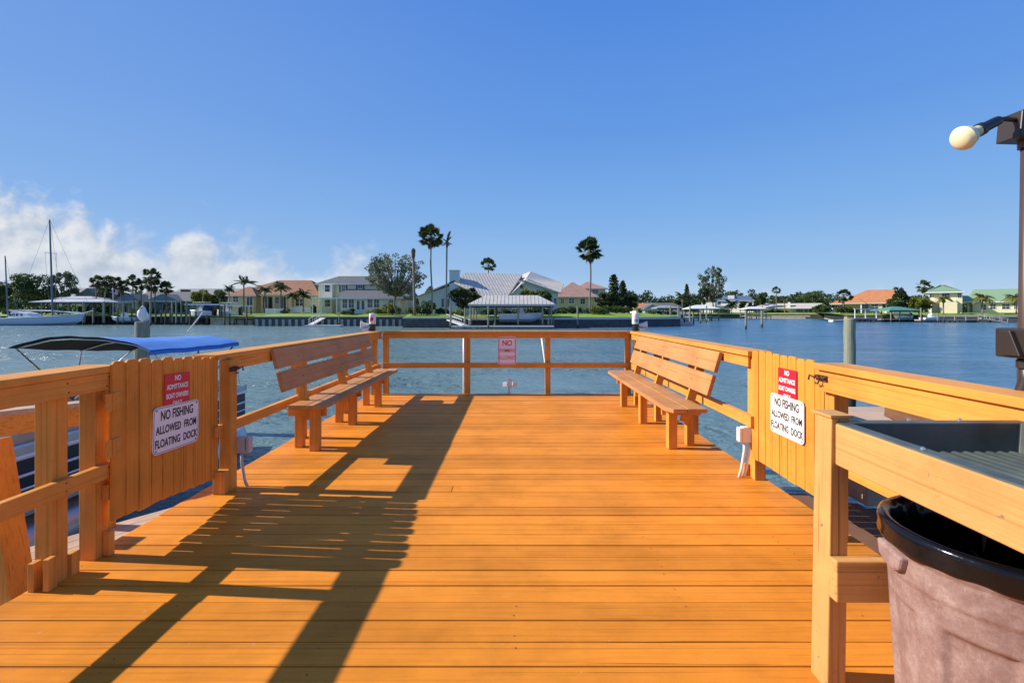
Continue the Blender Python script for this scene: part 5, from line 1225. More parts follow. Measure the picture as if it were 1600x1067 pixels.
# ================================================================== PALMS AND TREES
fan_palm('fan_palm', 'tall fan palm with full dark crown between the yellow and blue houses', 673.5, 83, 349, 370, 19, 487, tr=0.13, lean=-0.15)
def dead_palm(label, px, d, ytop, ybase, lean, tr, head, fr):
    b_ = P3(px, ybase, d); c = P3(px, ytop, d) - Vector((lean, 0, 0)); t = thing('dead_palm', label, 'palm tree', b_); L = c - b_
    MB().tube([b_ + L * k for k in np.linspace(0, 1, 9)], [tr * 1.4, tr * 1.1] + [tr] * 7, 10).build('trunk', M['palmbark'], t, smooth=True)
    k = MB(); n = 7; k.tube([c + Vector((0, 0, (i / (n - 1) - 0.75) * head)) for i in range(n)], [tr * f for f in (1.0, 1.5, 1.7, 1.6, 1.9, 1.8, 0.7)], 10); k.build('boot_head', M['deadfrond'], t)
    if fr:
        lv = Leaves(int(px)); r = np.random.default_rng(3); Q = []; T = []
        for (ax, az, ln) in ((0.35, 1, 1.7), (0.5, 0.6, 1.0), (-0.5, -0.5, 0.9), (0.8, -0.5, 0.8), (0.15, 0.9, 1.4), (-0.3, 0.2, 0.8), (0.5, -0.9, 0.7)):
            dv = np.array([ax, r.uniform(-0.3, 0.3), az]); dv /= np.linalg.norm(dv); a = np.array(c); 
            for s_ in range(5):
                p = a + dv * ln * s_ / 5; w = 0.22; Q.append([p, p + dv * ln * 0.15 + np.array([w, 0, 0.05]), p + dv * ln * 0.4, p + dv * ln * 0.15 - np.array([w, 0, -0.05])]); T.append(r.uniform(0, 1))
        lv.q.append(np.array(Q)); lv.t.append(np.array(T)); lv.build('dead_fronds', 'deadfrond', t)
dead_palm('thick headless palm trunk before the round grey green tree', 648, 83, 392, 492, 0.25, 0.21, 1.8, False)
dead_palm('thin dying palm with a few withered fronds left of the square chimney', 697, 83, 378, 490, -0.15, 0.13, 1.4, True)
fan_palm('fan_palm', 'fan palm whose crown shows above the silver metal roof', 763, 122, 402, 415, 12, fronds=34, skirt=False, tr=0.16)
fan_palm('fan_palm', 'tall single fan palm with brown skirt before the pink tiled house', 922, 88, 372, 392, 20.5, 487, fronds=54, tr=0.15)
LP = 'fan palms behind the left docks'
for (px, d, yt, yc, hf, tr, lb) in ((152, 104, 431, 441, 9, .13, 'leftmost leaning fan palm right of the grey gabled house'), (166, 105, 431, 440, 9, .14, 'fan palm directly behind the flagpole'), (179, 108, 432, 442, 9, .13, 'fan palm just right of the flag'), (190, 110, 440, 448, 8, .12, 'lower fan palm above the small gabled porch'), (208, 106, 431, 439, 8, .12, 'fan palm right of the small gabled porch roof'),
                                (221, 107, 436, 446, 8, .12, 'fan palm left of the tallest palm of the left group'), (236, 104, 419, 432, 11, .15, 'tallest fan palm of the left group with layered crown'), (242, 105, 436, 447, 10, .13, 'fan palm crowding under the tallest palm of the left group'), (260, 106, 442, 450, 9, .12, 'fan palm standing alone over the blue grey roof')):
    fan_palm('fan_palm', lb, px, d, yt - 1, yc, hf * 1.22, 487, fronds=34, tr=tr, lean=0.4 if px < 170 else -0.1, group=LP)
feather_palm('feather_palm', 'tall windswept feather palm left of the brown roofed house', 381, 101, 442, 17, 487, wind=0.25, droop=0.6, fronds=13)
fp = 'feather palms in the garden of the brown roofed house'
for (px, yc, hf, lb) in ((358, 452, 9, 'slim feather palm beside the left end of the brown roof'), (414, 452, 12, 'feather palm in front of the porch of the brown roofed house'), (439, 450, 15, 'dense feather palm before the middle of the brown roof'), (458, 462, 11, 'small feather palm beside the right porch post of the brown roofed house'), (474, 461, 13, 'pale feather palm at the right end of the brown roofed house')):
    feather_palm('feather_palm', lb, px, 101 if px != 474 else 99, yc, hf, 487, fronds=20, group=fp)
leafy_tree('leafy_tree', 'round grey green tree with many fine branches behind the headless palm trunk', 566, 669, 391, 470, 90, 'leafgrey', 5, trunk_px=621, ybase=490, clumps=190, per=34, size=0.19, fill=0.115, limb=0.5)
leafy_tree('leafy_tree', 'broad bushy tree behind the sailboat at the left edge', 22, 80, 421, 484, 115, 'leaf', 7, clumps=46, per=110, size=0.26, fill=0.24)
leafy_tree('leafy_tree', 'wispy bushy tree right of the tall sailboat mast', 76, 121, 420, 480, 117, 'leafgrey', 8, clumps=40, per=90, size=0.24, fill=0.2)
leafy_tree('leafy_tree', 'dark bushy tree cut by the left edge behind the short mast', -40, 24, 434, 486, 118, 'leafdark', 9, clumps=34, per=90, size=0.3, fill=0.25)
leafy_tree('leafy_tree', 'dark bushy tree behind the fan palms at left', 150, 215, 440, 484, 122, 'leafdark', 10, clumps=30, per=80, size=0.3, fill=0.25)
leafy_tree('leafy_tree', 'yellow green bush tree behind the lifted boats', 296, 334, 451, 484, 112, 'leafyellow', 11, clumps=24, per=90, size=0.26, fill=0.28)
leafy_tree('leafy_tree', 'dark green bush tree left of the brown roofed house', 326, 358, 453, 485, 114, 'leaf', 12, clumps=24, per=90, size=0.26, fill=0.28)
leafy_tree('leafy_tree', 'dark sea grape tree in front of the chimney house', 697, 752, 447, 486, 89, 'leafdark', 13, clumps=40, per=90, size=0.24, fill=0.24)
leafy_tree('leafy_tree', 'sunlit yellow green tree before the right wing of the metal roofed house', 806, 848, 450, 478, 91, 'leafyellow', 14, clumps=28, per=90, size=0.22, fill=0.25)
leafy_tree('leafy_tree', 'dark green tree at the right corner of the metal roofed house', 832, 864, 453, 480, 90.5, 'leaf', 15, clumps=24, per=80, size=0.22, fill=0.26)
leafy_tree('leafy_tree', 'grey shrubby tree between the round tree and the blue house', 660, 684, 446, 480, 99, 'leafgrey', 16, clumps=18, per=70, size=0.22, fill=0.28)
pine('pine_tree', 'dark tiered pine right of the pink tiled houses', 959, 101, 427, 488, 16, 3); pine('pine_tree', 'smaller dark pine touching the tiered pine on its right', 973, 103, 438, 488, 11, 4)
leafy_tree('leafy_tree', 'dark spreading tree under the tiered pine', 928, 975, 455, 485, 99, 'leafdark', 17, clumps=34, per=90, size=0.26, fill=0.24)
leafy_tree('leafy_tree', 'dark tree between the pine and the channel', 966, 1000, 458, 488, 105, 'leafdark', 18, clumps=24, per=90, size=0.26, fill=0.26)
pine('pine_tree', 'slim dark pine beyond the channel docks', 1073, 170, 443, 488, 6, 5, tiers=16)
leafy_tree('leafy_tree', 'tall airy feathery tree rising over the white two storey house', 1089, 1137, 409, 478, 205, 'leafgrey', 19, clumps=70, per=60, size=0.34, fill=0.13, trunk_px=1116)
leafy_tree('leafy_tree', 'dark tree at the foot of the tall feathery tree', 1090, 1108, 446, 480, 203, 'leaf', 20, clumps=20, per=70, size=0.35, fill=0.26)
feather_palm('feather_palm', 'feather palm between the channel docks and the slim pine', 1066, 150, 463, 12, None, fronds=20); feather_palm('feather_palm', 'small palm left of the white two storey house', 1091, 170, 465, 8, None, fronds=16)
leafy_tree('leafy_tree', 'dark green tree behind the channel docks', 1048, 1090, 458, 488, 160, 'leaf', 21, clumps=26, per=80, size=0.35, fill=0.26)
RP = 'fan palms on the far right shore'
for (px, d, yt, yc, hf, lb) in ((1174, 215, 453, 457, 6, 'small dark fan palm right of the blue roofed house'), (1213, 200, 449.5, 454, 6.5, 'tall slim fan palm rising over the ranch house'), (1226, 198, 464, 468, 6, 'short fan palm before the ranch house chimney'), (1444, 165, 442, 448, 11, 'fan palm left of the green roofed tower'), (1318, 140, 456, 463, 12, 'fan palm at the left end of the orange roof')):
    fan_palm('fan_palm', lb, px, d, yt, yc, hf, fronds=26, skirt=px not in (1213,), tr=0.18, group=RP)
leafy_tree('leafy_tree', 'round dark bushy palm tree right of the blue roofed house', 1183, 1199, 454, 478, 210, 'leaf', 22, clumps=18, per=90, size=0.4, fill=0.32)
feather_palm('feather_palm', 'spreading palm before the long white house with blue roof', 1143, 203, 476, 12, None, fronds=22)
leafy_tree('leafy_tree', 'reddish brown bush tree left of the ranch house', 1155, 1180, 469, 489, 208, 'leafdark', 23, clumps=20, per=80, size=0.35, fill=0.3)
leafy_tree('leafy_tree', 'broad green tree behind the ranch house', 1236, 1300, 454, 486, 232, 'leaf', 24, clumps=46, per=90, size=0.42, fill=0.24)
leafy_tree('leafy_tree', 'green tree behind the left part of the ranch house', 1198, 1236, 462, 486, 234, 'leaf', 25, clumps=26, per=80, size=0.42, fill=0.26)
leafy_tree('leafy_tree', 'rounded tree behind the long house with blue roof', 1134, 1162, 454, 476, 245, 'leaf', 26, clumps=22, per=80, size=0.42, fill=0.28)
leafy_tree('leafy_tree', 'dark bush palm at the right end of the ranch house', 1268, 1300, 474, 492, 185, 'leaf', 27, clumps=24, per=80, size=0.3, fill=0.28)
leafy_tree('leafy_tree', 'tall dark tree at the right end of the orange roof', 1394, 1418, 446, 488, 138, 'leafdark', 28, clumps=34, per=80, size=0.3, fill=0.24)
leafy_tree('leafy_tree', 'olive green rounded tree between orange and green roofs', 1416, 1455, 461, 489, 141, 'leafyellow', 29, clumps=34, per=90, size=0.3, fill=0.26)
leafy_tree('leafy_tree', 'green tree in front of the right half of the orange roof', 1384, 1412, 464, 486, 136, 'leaf', 30, clumps=22, per=80, size=0.3, fill=0.28)
GP = 'yellowish palms before the green roofed house'
for (px, d, yc, hf, lb) in ((1474, 126, 468, 11, 'yellowish feather palm before the green roofed tower'), (1535, 124, 468, 15, 'yellowish feather palm before the green roofed wing'), (1588, 122, 466, 17, 'yellowish feather palm cut by the lamp post')):
    feather_palm('feather_palm', lb, px, d, yc, hf, 491, fronds=18, group=GP, mat='palmyellow', droop=1.1)
# far tree line behind the houses: one mass
def tree_line():
    lv = Leaves(77); r = np.random.default_rng(77)
    for px in np.arange(-760, 1760, 5.0):
        d = 290 + 60 * math.sin(px * 0.05); yt = 461 + 4.5 * math.sin(px * 0.043) + 4 * math.sin(px * 0.19 + 1) + r.uniform(-2, 2)
        if px > 1300: yt += 6
        if 560 < px < 700: yt += 2
        x = PX(px, d); zt = PZ(yt, d); h = zt - LAND
        for k in range(3): lv.clump((x + r.uniform(-1, 1), d + r.uniform(-4, 4), LAND + h * (0.25 + 0.26 * k)), (2.6, 2.5, h * 0.26), 80, 0.8)
    tag(lv.build('far_trees', 'leafdark', None), kind='stuff')
tree_line()
# hedges and shrubs
for i, (a, b_, t, bs, d, m, lb) in enumerate((
    (546, 556, 480, 490, 94, 'leafdark', 'small round shrub left of the french door'), (532, 550, 483, 491, 93, 'leaf', 'low green shrubs below the left windows of the yellow house'), (573, 605, 481, 490, 93, 'leafyellow', 'yellow green hedge below the right windows of the yellow house'), (594, 618, 471, 486, 95, 'leafyellow', 'yellow green shrub at the right corner of the glazed wing'), (608, 630, 477, 491, 92, 'leafdark', 'dark shrub under the round grey green tree'),
    (631, 672, 474, 492, 84, 'leafdark', 'dark hedge behind the headless palm trunk'), (655, 680, 468, 484, 93, 'leaf', 'dark shrub at the left corner of the chimney house'), (676, 700, 480, 490, 88, 'leafdark', 'low dark hedge under the chimney house windows'), (704, 726, 483, 493, 84, 'leafyellow', 'yellow green shrub beside the boathouse gangway'),
    (440, 455, 480, 490, 98, 'leafdark', 'round dark bush beside the white picket fence'), (484, 494, 474, 489, 97, 'leaf', 'leafy shrub under the pergola'), (866, 930, 477, 490, 93, 'leafdark', 'long dark hedge before the pink tiled house'), (915, 945, 476, 491, 89, 'leafyellow', 'low yellow green bush at the foot of the single palm'), (925, 985, 475, 489, 92, 'leaf', 'broad green hedge right of the single palm'),
    (1010, 1060, 485, 491, 100, 'leaf', 'low green bushes beside the channel'), (752, 800, 480, 492, 86, 'leafdark', 'dark shrubs behind the lifted blue boat'), (800, 868, 478, 492, 86.5, 'leafdark', 'dark shrubs behind the right half of the boathouse'), (1196, 1232, 483, 489.5, 200, 'leafdark', 'dark shrubs before the ranch house'), (1302, 1340, 477, 489, 133, 'leafdark', 'dark shrubs before the orange roofed house'), (1118, 1140, 480, 489, 200, 'leafdark', 'dark shrubs beside the white roofed dock'), (130, 176, 470, 490, 108, 'leafdark', 'dark shrubs behind the white canopies'), (0, 60, 480, 491, 110, 'leafdark', 'dark shrubs behind the sailboat'), (56, 96, 470, 491, 107, 'leafdark', 'dark shrubs under the left half of the white boathouse roof'), (94, 134, 471, 491, 107, 'leaf', 'dark shrubs under the right half of the white boathouse roof'), (268, 300, 470, 490, 106, 'leafdark', 'dark shrubs behind the tall pilings left of the lifted boats'), (214, 246, 477, 490, 109, 'leafdark', 'dark shrubs before the blue grey house'))):
    shrub(lb, a, b_, t, bs, d, m, 200 + i)

# ================================================================== DOCKS AND BOATS ON THE FAR SHORE
def dock(name, label, px0, px1, d, dep, ytop, th=0.22, mat='dockwood', legs=3, cat='dock'):
    z = PZ(ytop, d); x0, x1 = PX(px0, d), PX(px1, d); t = thing(name, label, cat, ((x0 + x1) / 2, d, WATER))
    MB().box(x0, x1, d, d + dep, z - th, z).build('deck', M[mat], t)
    for i in range(legs):
        x = x0 + 0.25 + (x1 - x0 - 0.5) * i / max(1, legs - 1)
        MB().tube([(x, d + 0.25, WATER - 0.8), (x, d + 0.25, z - th - 0.002)], 0.13, 8).build('leg', M['dockdark'], t)
    return t
def hull_mesh(L, Bm, H, x, y, z, dirx=1, draft=0.3, flare=0.75, bow_up=0.35, n=16, stern=0.85):
    """lofted hull along X, bow at +dirx; z is the keel"""
    mb = MB(); rows = []
    for i in range(n + 1):
        t = i / n; w = Bm / 2 * (stern + (1 - stern) * min(1, t * 3)) if t < 0.45 else Bm / 2 * max(0.02, math.cos((t - 0.45) / 0.55 * math.pi / 2) ** 0.75)
        sh = H + bow_up * t ** 2; kz = draft * max(0, (t - 0.7) / 0.3) ** 2 * 1.6; xx = x + dirx * (t - 0.5) * L + dirx * 0.0
        rows.append([(xx, y - w, z + sh), (xx - dirx * 0.06 * L * max(0, t - 0.6), y - w * flare, z + sh * 0.35 + kz * 0.5), (xx - dirx * 0.16 * L * max(0, t - 0.6), y, z + kz), (xx - dirx * 0.06 * L * max(0, t - 0.6), y + w * flare, z + sh * 0.35 + kz * 0.5), (xx, y + w, z + sh)])
    vs = [p for r_ in rows for p in r_]; fs = []
    for i in range(n):
        for j in range(4): a = i * 5 + j; fs.append((a, a + 1, a + 6, a + 5))
        fs.append((i * 5 + 4, i * 5, i * 5 + 5, i * 5 + 9))
    fs.append((0, 1, 2, 3, 4)); mb.add(vs, fs); return mb, rows
def sailboat():
    d = 94; x0, x1 = PX(-62, d), PX(133, d); L = x1 - x0; t = thing('sailboat', 'pale blue two masted sailboat moored at the left shore', 'sailboat', ((x0 + x1) / 2, d, WATER))
    mb, rows = hull_mesh(L, 4.2, 1.62, (x0 + x1) / 2, d, WATER - 0.45, 1, 0.5, 0.8, 1.0, 24, 0.6); mb.build('hull', M['hullblue'], t, smooth=False)
    st = MB(); st.tube([(r_[0][0], r_[0][1] - 0.02, r_[0][2] + 0.03) for r_ in rows], 0.06, 6); st.build('rub_rail', M['gel'], t)
    bt = MB(); bt.tube([(r_[1][0], r_[1][1] - 0.20, WATER + 0.10) for r_ in rows[:19]], 0.10, 6); bt.build('boot_stripe', M['mast'], t)
    zd = WATER + 1.25
    cb = MB(); a, b_ = PX(21, d), PX(62, d); cb.prism([(a, 0), (b_, 0), (b_ - 1.2, 1.15), (a + 1.8, 1.5), (a + 0.8, 1.4)], -1.3, 1.3, fn=lambda p, q, h: (p, d + h, zd - 0.1 + q)); cab = cb.build('cabin', M['gel'], t, bevel=0.08)
    for k in (25, 30, 35.5, 42): MB().box(PX(k, d), PX(k + 4, d), d - 1.33, d - 1.3, zd + 0.55, zd + 1.0).build('window', M['glass'], cab)
    def mast(pb, yb, pt, yt, r):
        b0 = P3(pb, yb, d); t0 = P3(pt, yt, d); k = MB(); k.tube([b0, b0 + (t0 - b0) * 0.5, t0], [r, r * 0.9, r * 0.7], 10); m_ = k.build('mast', M['mast'], t); return b0, t0, m_
    b1, t1, m1 = mast(82.5, 495, 77.5, 343.5, 0.17); b2, t2, m2 = mast(12.5, 497, 8, 400, 0.13)
    s = b1 + (t1 - b1) * 0.655; MB().beam(s - Vector((1.15, 0, -0.1)), s + Vector((1.15, 0, -0.1)), 0.08, 0.06).build('spreader', M['mast'], m1)
    s = b2 + (t2 - b2) * 0.6; MB().beam(s - Vector((0.6, 0, 0)), s + Vector((0.6, 0, 0)), 0.08, 0.06).build('spreader', M['mast'], m2)
    MB().tube([P3(15, 485, d), P3(81, 485.5, d)], 0.11, 8).build('boom', M['gel'], t); MB().tube([P3(83.5, 485.5, d), P3(128, 489.5, d)], 0.11, 8).build('staysail_boom', M['gel'], t)
    MB().tube([P3(124, 491, d), P3(145, 485.5, d)], 0.08, 8).build('bowsprit', M['gel'], t)
    for a, b_ in ((t1, P3(143, 486, d)), (t1, P3(100, 491, d - 1.8)), (t1, P3(20, 495, d)), (b1 + (t1 - b1) * 0.66 + Vector((1.1, 0, 0)), P3(86, 493, d - 1.9)), (b1 + (t1 - b1) * 0.66 - Vector((1.1, 0, 0)), P3(78, 493, d + 1.5)), (t2, P3(30, 495, d))):
        MB().tube([a, b_], 0.022, 4).build('stay', M['mast'], t)
    for k in range(14):
        p = -10 + k * 10.5; pt = P3(p, 496 - 4.5 * max(0, p / 133) ** 2, d - 2.0 * (1 - max(0, (p - 60) / 80)) ); MB().tube([pt, pt + Vector((0, 0, 0.62))], 0.025, 5).build('stanchion', M['gel'], t)
sailboat()
def canopy_roof(name, label, px0, px1, d, dep, ye, yr, mat, inset, posts, seam=0, th=0.25, zpost=None, cat='boathouse', axis='x', postmat='pile'):
    x0, x1 = PX(px0, d), PX(px1, d); t = thing(name, label, cat, ((x0 + x1) / 2, d, WATER)); mb = MB()
    polys = roof_solid(mb, x0, x1, d, d + dep, PZ(ye, d), PZ(yr, d + dep / 2), axis, inset, inset, th)
    if seam: seams(mb, polys, seam, 0.06, 0.05)
    mb.build('roof', M[mat], t)
    for p in posts:
        for yy in (d + 0.4, d + dep - 0.4): MB().tube([(PX(p, d), yy, WATER - 0.8), (PX(p, d), yy, PZ(ye, d) - th + 0.02)], 0.14, 10).build('post', M[postmat], t)
    MB().box(x0 + 0.3, x1 - 0.3, d + 0.3, d + 0.5, PZ(ye, d) - th - 0.24, PZ(ye, d) - th - 0.003).build('beam', M['dockdark'], t)
    return t
canopy_roof('boathouse', 'white flat metal boathouse roof behind the bow of the sailboat', 44, 163, 98, 7, 471.5, 467, 'roof_dull', 3.2, (62, 104, 130, 158), th=0.16)
canopy_roof('boathouse', 'upper white metal canopy above the boathouse behind the sailboat', 84, 145, 105.5, 5, 466, 463, 'roof_dull', 2.5, (88, 142), th=0.16)
canopy_roof('boathouse', 'long boathouse with silver seamed hip roof before the metal roofed house', 731, 868, 76, 6.2, 475.2, 461.5, 'roof_metal', 2.6, (735, 773, 809.5, 848, 862), seam=0.60, th=0.30)
canopy_roof('boathouse', 'white hip roofed boathouse at the right end of the channel docks', 1077, 1126, 140, 6, 482, 476.5, 'roof_white', 3, (1079, 1095, 1110, 1124), th=0.2)
canopy_roof('boathouse', 'small grey hip roofed boathouse left of the white roofed one', 1026, 1062, 118, 5, 481, 477, 'roof_pale', 2, (1029, 1045, 1060), th=0.2)
canopy_roof('boathouse', 'white sloping dock roof before the ranch house', 1166, 1200, 176, 6, 482.5, 479, 'roof_white', 3, (1168, 1183, 1198), th=0.2)
canopy_roof('boathouse', 'teal green roofed boathouse on the right shore', 1390, 1441, 124, 7, 484.5, 478.8, 'roof_teal', 3.5, (1394, 1408, 1424, 1438), th=0.2)
for p, zt in ((152, 0), ): pass
# left docks
dock('dock', 'dark dock under the white boathouse roof', 40, 170, 99, 6, 494, mat='dockdark', legs=9)
dock('dock', 'pale narrow dock among the pilings at left', 220, 298, 99, 2.2, 493.5, legs=8)
dock('dock', 'dark lift platform under the two lifted white boats', 296, 382, 97, 6, 495.5, mat='dockdark', legs=8, th=0.35)
dock('dock', 'low walkway between the lifted boats and the sandy seawall', 366, 410, 96.2, 1.6, 497.5, mat='dockdark', legs=4, th=0.25)
LPG = 'pilings of the left docks'
PL = [(109, 488, 96, 'p', 'short piling before the bow of the sailboat'), (130.5, 471, 97, 'p', 'tall piling at the right end of the white boathouse'), (145.5, 481, 96, 'p', 'medium piling right of the sailboat bow'), (162.5, 471, 96, 'p', 'pale tall piling at the right edge of the white canopies'),
      (184, 483, 97, 'd', 'short dark piling below the flag'), (193, 471.5, 97, 'p', 'tall piling in front of the small gabled porch'), (206, 481.5, 97, 'd', 'short dark piling left of the white bird'), (213.5, 470, 97, 'p', 'tall piling just left of the white bird'), (224, 470.5, 99, 'p', 'tall piling directly behind the white bird'), (235, 471, 90, 'p', 'tall near piling right of the white bird'),
      (243.5, 484, 97, 'd', 'first short piling right of the near tall piling'), (252, 484, 97, 'd', 'second short piling right of the near tall piling'), (258.5, 484, 98, 'd', 'third short piling right of the near tall piling'), (266, 484, 97, 'd', 'short piling before the first of three tall pilings'), (269, 471, 98, 'p', 'tall piling before the chimney at left'), (275.5, 470.5, 96, 'p', 'first tall piling left of the lifted boats'), (283, 470.5, 96, 'p', 'second tall piling left of the lifted boats'),
      (291.5, 470, 96, 'p', 'tall piling touching the left lifted boat'), (297, 486, 95.5, 'd', 'short piling under the bow of the left lifted boat'), (306, 486, 95.5, 'd', 'second short piling under the left lifted boat'), (323, 492, 95.5, 'd', 'short dark piling between the two lifted boats'), (351, 476, 95.5, 'd', 'dark lift piling between the two lifted boats'), (359, 490, 95.5, 'd', 'short dark piling beneath the right lifted boat'), (366, 498, 95.5, 'd', 'low dark stump right of the lifted boats'), (385.5, 479, 95.5, 'd', 'dark lift piling at the right end of the lift beam'), (397, 494, 95.5, 'd', 'short dark stump before the sandy seawall')]
for px, yt, d, k, lb in PL: pile(lb, PX(px, d), d, PZ(yt, d), 0.15, 'pile' if k == 'p' else 'pile_dark', LPG, 8)
def flagpole():
    d = 100; t = thing('flagpole', 'thin white flagpole with red white and blue flag at the left docks', 'flagpole', (PX(176.5, d), d, LAND)); MB().tube([P3(176.5, 492, d), P3(176.5, 449, d)], 0.05, 8).build('pole', M['gel'], t)
    mb = MB(); n = 10; a = P3(177, 452, d); w, hh = 0.95, 0.95; top = []; bot = []
    for i in range(n + 1):
        f = i / n; top.append((a.x + w * f, a.y + 0.12 * math.sin(f * 6), a.z - 0.15 * f * f)); bot.append((a.x + w * f * 0.95, a.y + 0.12 * math.sin(f * 6 + 0.5), a.z - hh - 0.25 * f * f))
    mb.add(top + bot + [(x, y + 0.01, z) for x, y, z in top + bot], [(i, i + 1, n + 2 + i, n + 1 + i) for i in range(n)] + [(2 * (n + 1) + n + 1 + i, 2 * (n + 1) + n + 2 + i, 2 * (n + 1) + i + 1, 2 * (n + 1) + i) for i in range(n)])
    mb.build('flag', M['flag'], t)
flagpole()
def skiff(label, px0, px1, d, yk, H, hull='gel', stripe=None, bow=-1, console=True, ttop=False, cover=None, motor=1, draft=0.3):
    x0, x1 = PX(px0, d), PX(px1, d); z = PZ(yk, d); L = x1 - x0; t = thing('motorboat', label, 'motorboat', ((x0 + x1) / 2, d, z))
    mb, rows = hull_mesh(L, 2.3, H, (x0 + x1) / 2, d, z, bow, draft, 0.8, 0.25, 16, 0.9); mb.build('hull', M[hull], t, smooth=False)
    st = MB(); st.tube([(r_[0][0], r_[0][1] - 0.01, r_[0][2] + 0.03) for r_ in rows], 0.055, 6); st.build('rub_rail', M['gel'], t)
    zt = z + H; xc = (x0 + x1) / 2
    if console: MB().prism([(-0.45, 0), (0.45, 0), (0.35, 0.75), (0.0, 1.15), (-0.35, 0.8)], -0.5, 0.5, fn=lambda a, b_, h: (xc + a, d + h, zt - 0.1 + b_)).build('console', M['gel'], t, bevel=0.05)
    if ttop:
        MB().box(xc - 1.3, xc + 1.3, d - 0.95, d + 0.95, zt + 1.75, zt + 1.87).build('hard_top', M['gel'], t, bevel=0.04)
        for sx in (-0.7, 0.7):
            for sy in (-0.6, 0.6): MB().tube([(xc + sx * 0.6, d + sy, zt), (xc + sx, d + sy, zt + 1.76)], 0.035, 6).build('top_leg', M['alu'], t)
        MB().tube([(xc + 0.3, d - 0.3, zt + 1.87), (xc + 0.5, d - 0.3, zt + 4.0)], 0.02, 5).build('antenna', M['gel'], t)
    if cover: MB().prism([(-0.9, 0), (0.9, 0), (0.75, 0.75), (0.2, 1.25), (-0.5, 1.3), (-0.85, 0.6)], -0.85, 0.85, fn=lambda a, b_, h: (xc + cover * 0.9 + a, d + h, zt - 0.05 + b_)).build('console_cover', M['navyc'], t, bevel=0.15)
    for k in range(motor):
        xm = xc - bow * (L / 2 + 0.2); yy = d + (k - (motor - 1) / 2) * 0.7
        mm = MB(); mm.prism([(-0.3, -0.75), (0.1, -0.75), (0.25, 0.1), (0.35, 0.75), (0.1, 0.95), (-0.35, 0.85), (-0.4, 0.2)], -0.22, 0.22, fn=lambda a, b_, h: (xm - bow * a * 0.8, yy + h, zt - 0.1 + b_)); mm.build('outboard_motor', M['black'], t, bevel=0.05)
    return t
skiff('low pale blue skiff moored among the pilings behind the bird', 174, 216, 98, 503.5, 0.95, 'hullblue', bow=-1, motor=0)
skiff('white boat with navy cover and hard top raised on the left lift', 297, 334, 99.5, 496.5, 1.35, 'gel', bow=-1, ttop=True, cover=1.6, motor=2)
skiff('white boat with hard top raised on the right lift', 338, 374, 101, 495.5, 1.2, 'gel', bow=-1, ttop=True, motor=1)
def lift(label, px0, px1, d, yb):
    t = thing('boat_lift', label, 'boat lift', (PX((px0 + px1) / 2, d), d, WATER))
    for yy in (d - 1.6, d + 1.9): MB().box(PX(px0, d), PX(px1, d), yy - 0.1, yy + 0.1, PZ(yb + 1.6, d), PZ(yb - 0.3, d)).build('beam', M['gel'], t)
    for p in (px0 + 1.5, px1 - 1.5):
        for yy in (d - 1.6, d + 1.9): MB().tube([(PX(p, d), yy, WATER - 0.8), (PX(p, d), yy, PZ(yb + 1.6, d))], 0.15, 8).build('post', M['pile_dark'], t)
        MB().tube([(PX(p, d), d - 1.6, PZ(yb + 1, d)), (PX(p, d), d - 1.6, PZ(495, d))], 0.02, 4).build('cable', M['steel'], t)
    return t
lift('white beamed boat lift holding the boat with navy cover', 297, 352, 99.5, 475.3); lift('white beamed boat lift holding the right boat', 352, 386, 101, 477)
skiff('blue and white boat raised under the long silver boathouse roof', 780, 850, 78.5, 503, 1.25, 'hullblue', bow=1, motor=0, console=True, draft=0.5)
# centre boathouse dock
dock('floating_dock', 'low pale floating dock before the long silver boathouse', 705, 866, 74.2, 1.6, 509.2, mat='cap', legs=5, th=0.25)
dock('dock', 'raised dock platform at the left end of the silver boathouse', 733, 770, 77, 3.5, 498.5, legs=5, mat='dockwood'); dock('dock', 'dark rear walkway under the silver boathouse', 770, 866, 80.3, 1.4, 499.5, legs=6, mat='dockdark')
def gangway(label, pa, ya, da, pb, yb, db, w=1.2):
    a, b_ = P3(pa, ya, da), P3(pb, yb, db); t = thing('ramp', label, 'ramp', (a + b_) / 2); MB().beam(a, b_, w, 0.16).build('ramp_deck', M['cap'], t)
    s = Vector((0, w / 2, 0)) if abs((b_ - a).x) > abs((b_ - a).y) else Vector((w / 2, 0, 0))
    for k in (-1, 1):
        MB().beam(a + s * k + Vector((0, 0, 0.95)), b_ + s * k + Vector((0, 0, 0.95)), 0.06, 0.09).build('handrail', M['cap'], t)
        for f in (0.05, 0.35, 0.65, 0.95): c = a + (b_ - a) * f + s * k; MB().tube([c, c + Vector((0, 0, 0.95))], 0.035, 6).build('baluster', M['cap'], t)
gangway('pale sloping ramp with handrails beside the left end of the silver boathouse', 703, 500, 79, 728, 509, 75.2); gangway('pale ramp leading down to the small float before the yellow house', 505, 497, 88, 486, 507.5, 84.5, 1.0)
dock('floating_dock', 'small low float at the foot of the ramp before the yellow house', 475, 531, 83.5, 2.0, 508.3, mat='cap', legs=2, th=0.3)
CP = 'pilings around the long silver boathouse'
for px, yt, d, r_, lb in ((704, 475, 75, .14, 'tall pale piling at the left end of the boathouse ramp'), (726.5, 481, 75.8, .14, 'second piling right of the ramp before the boathouse'), (744, 479, 77.4, .11, 'white topped piling on the left boathouse platform'), (763, 478, 73.7, .12, 'piling at the front of the boathouse left of its middle'), (902.5, 478.5, 77, .15, 'lone pale piling standing in the water right of the boathouse'), (857, 492, 76, .12, 'short piling at the right end of the boathouse float'), (865, 496, 79, .11, 'short stump by the seawall right of the boathouse'), (735, 489, 76.5, .12, 'short piling among the rails beside the boathouse ramp')):
    pile(lb, PX(px, d), d, PZ(yt, d), r_, 'pile', CP, 10)
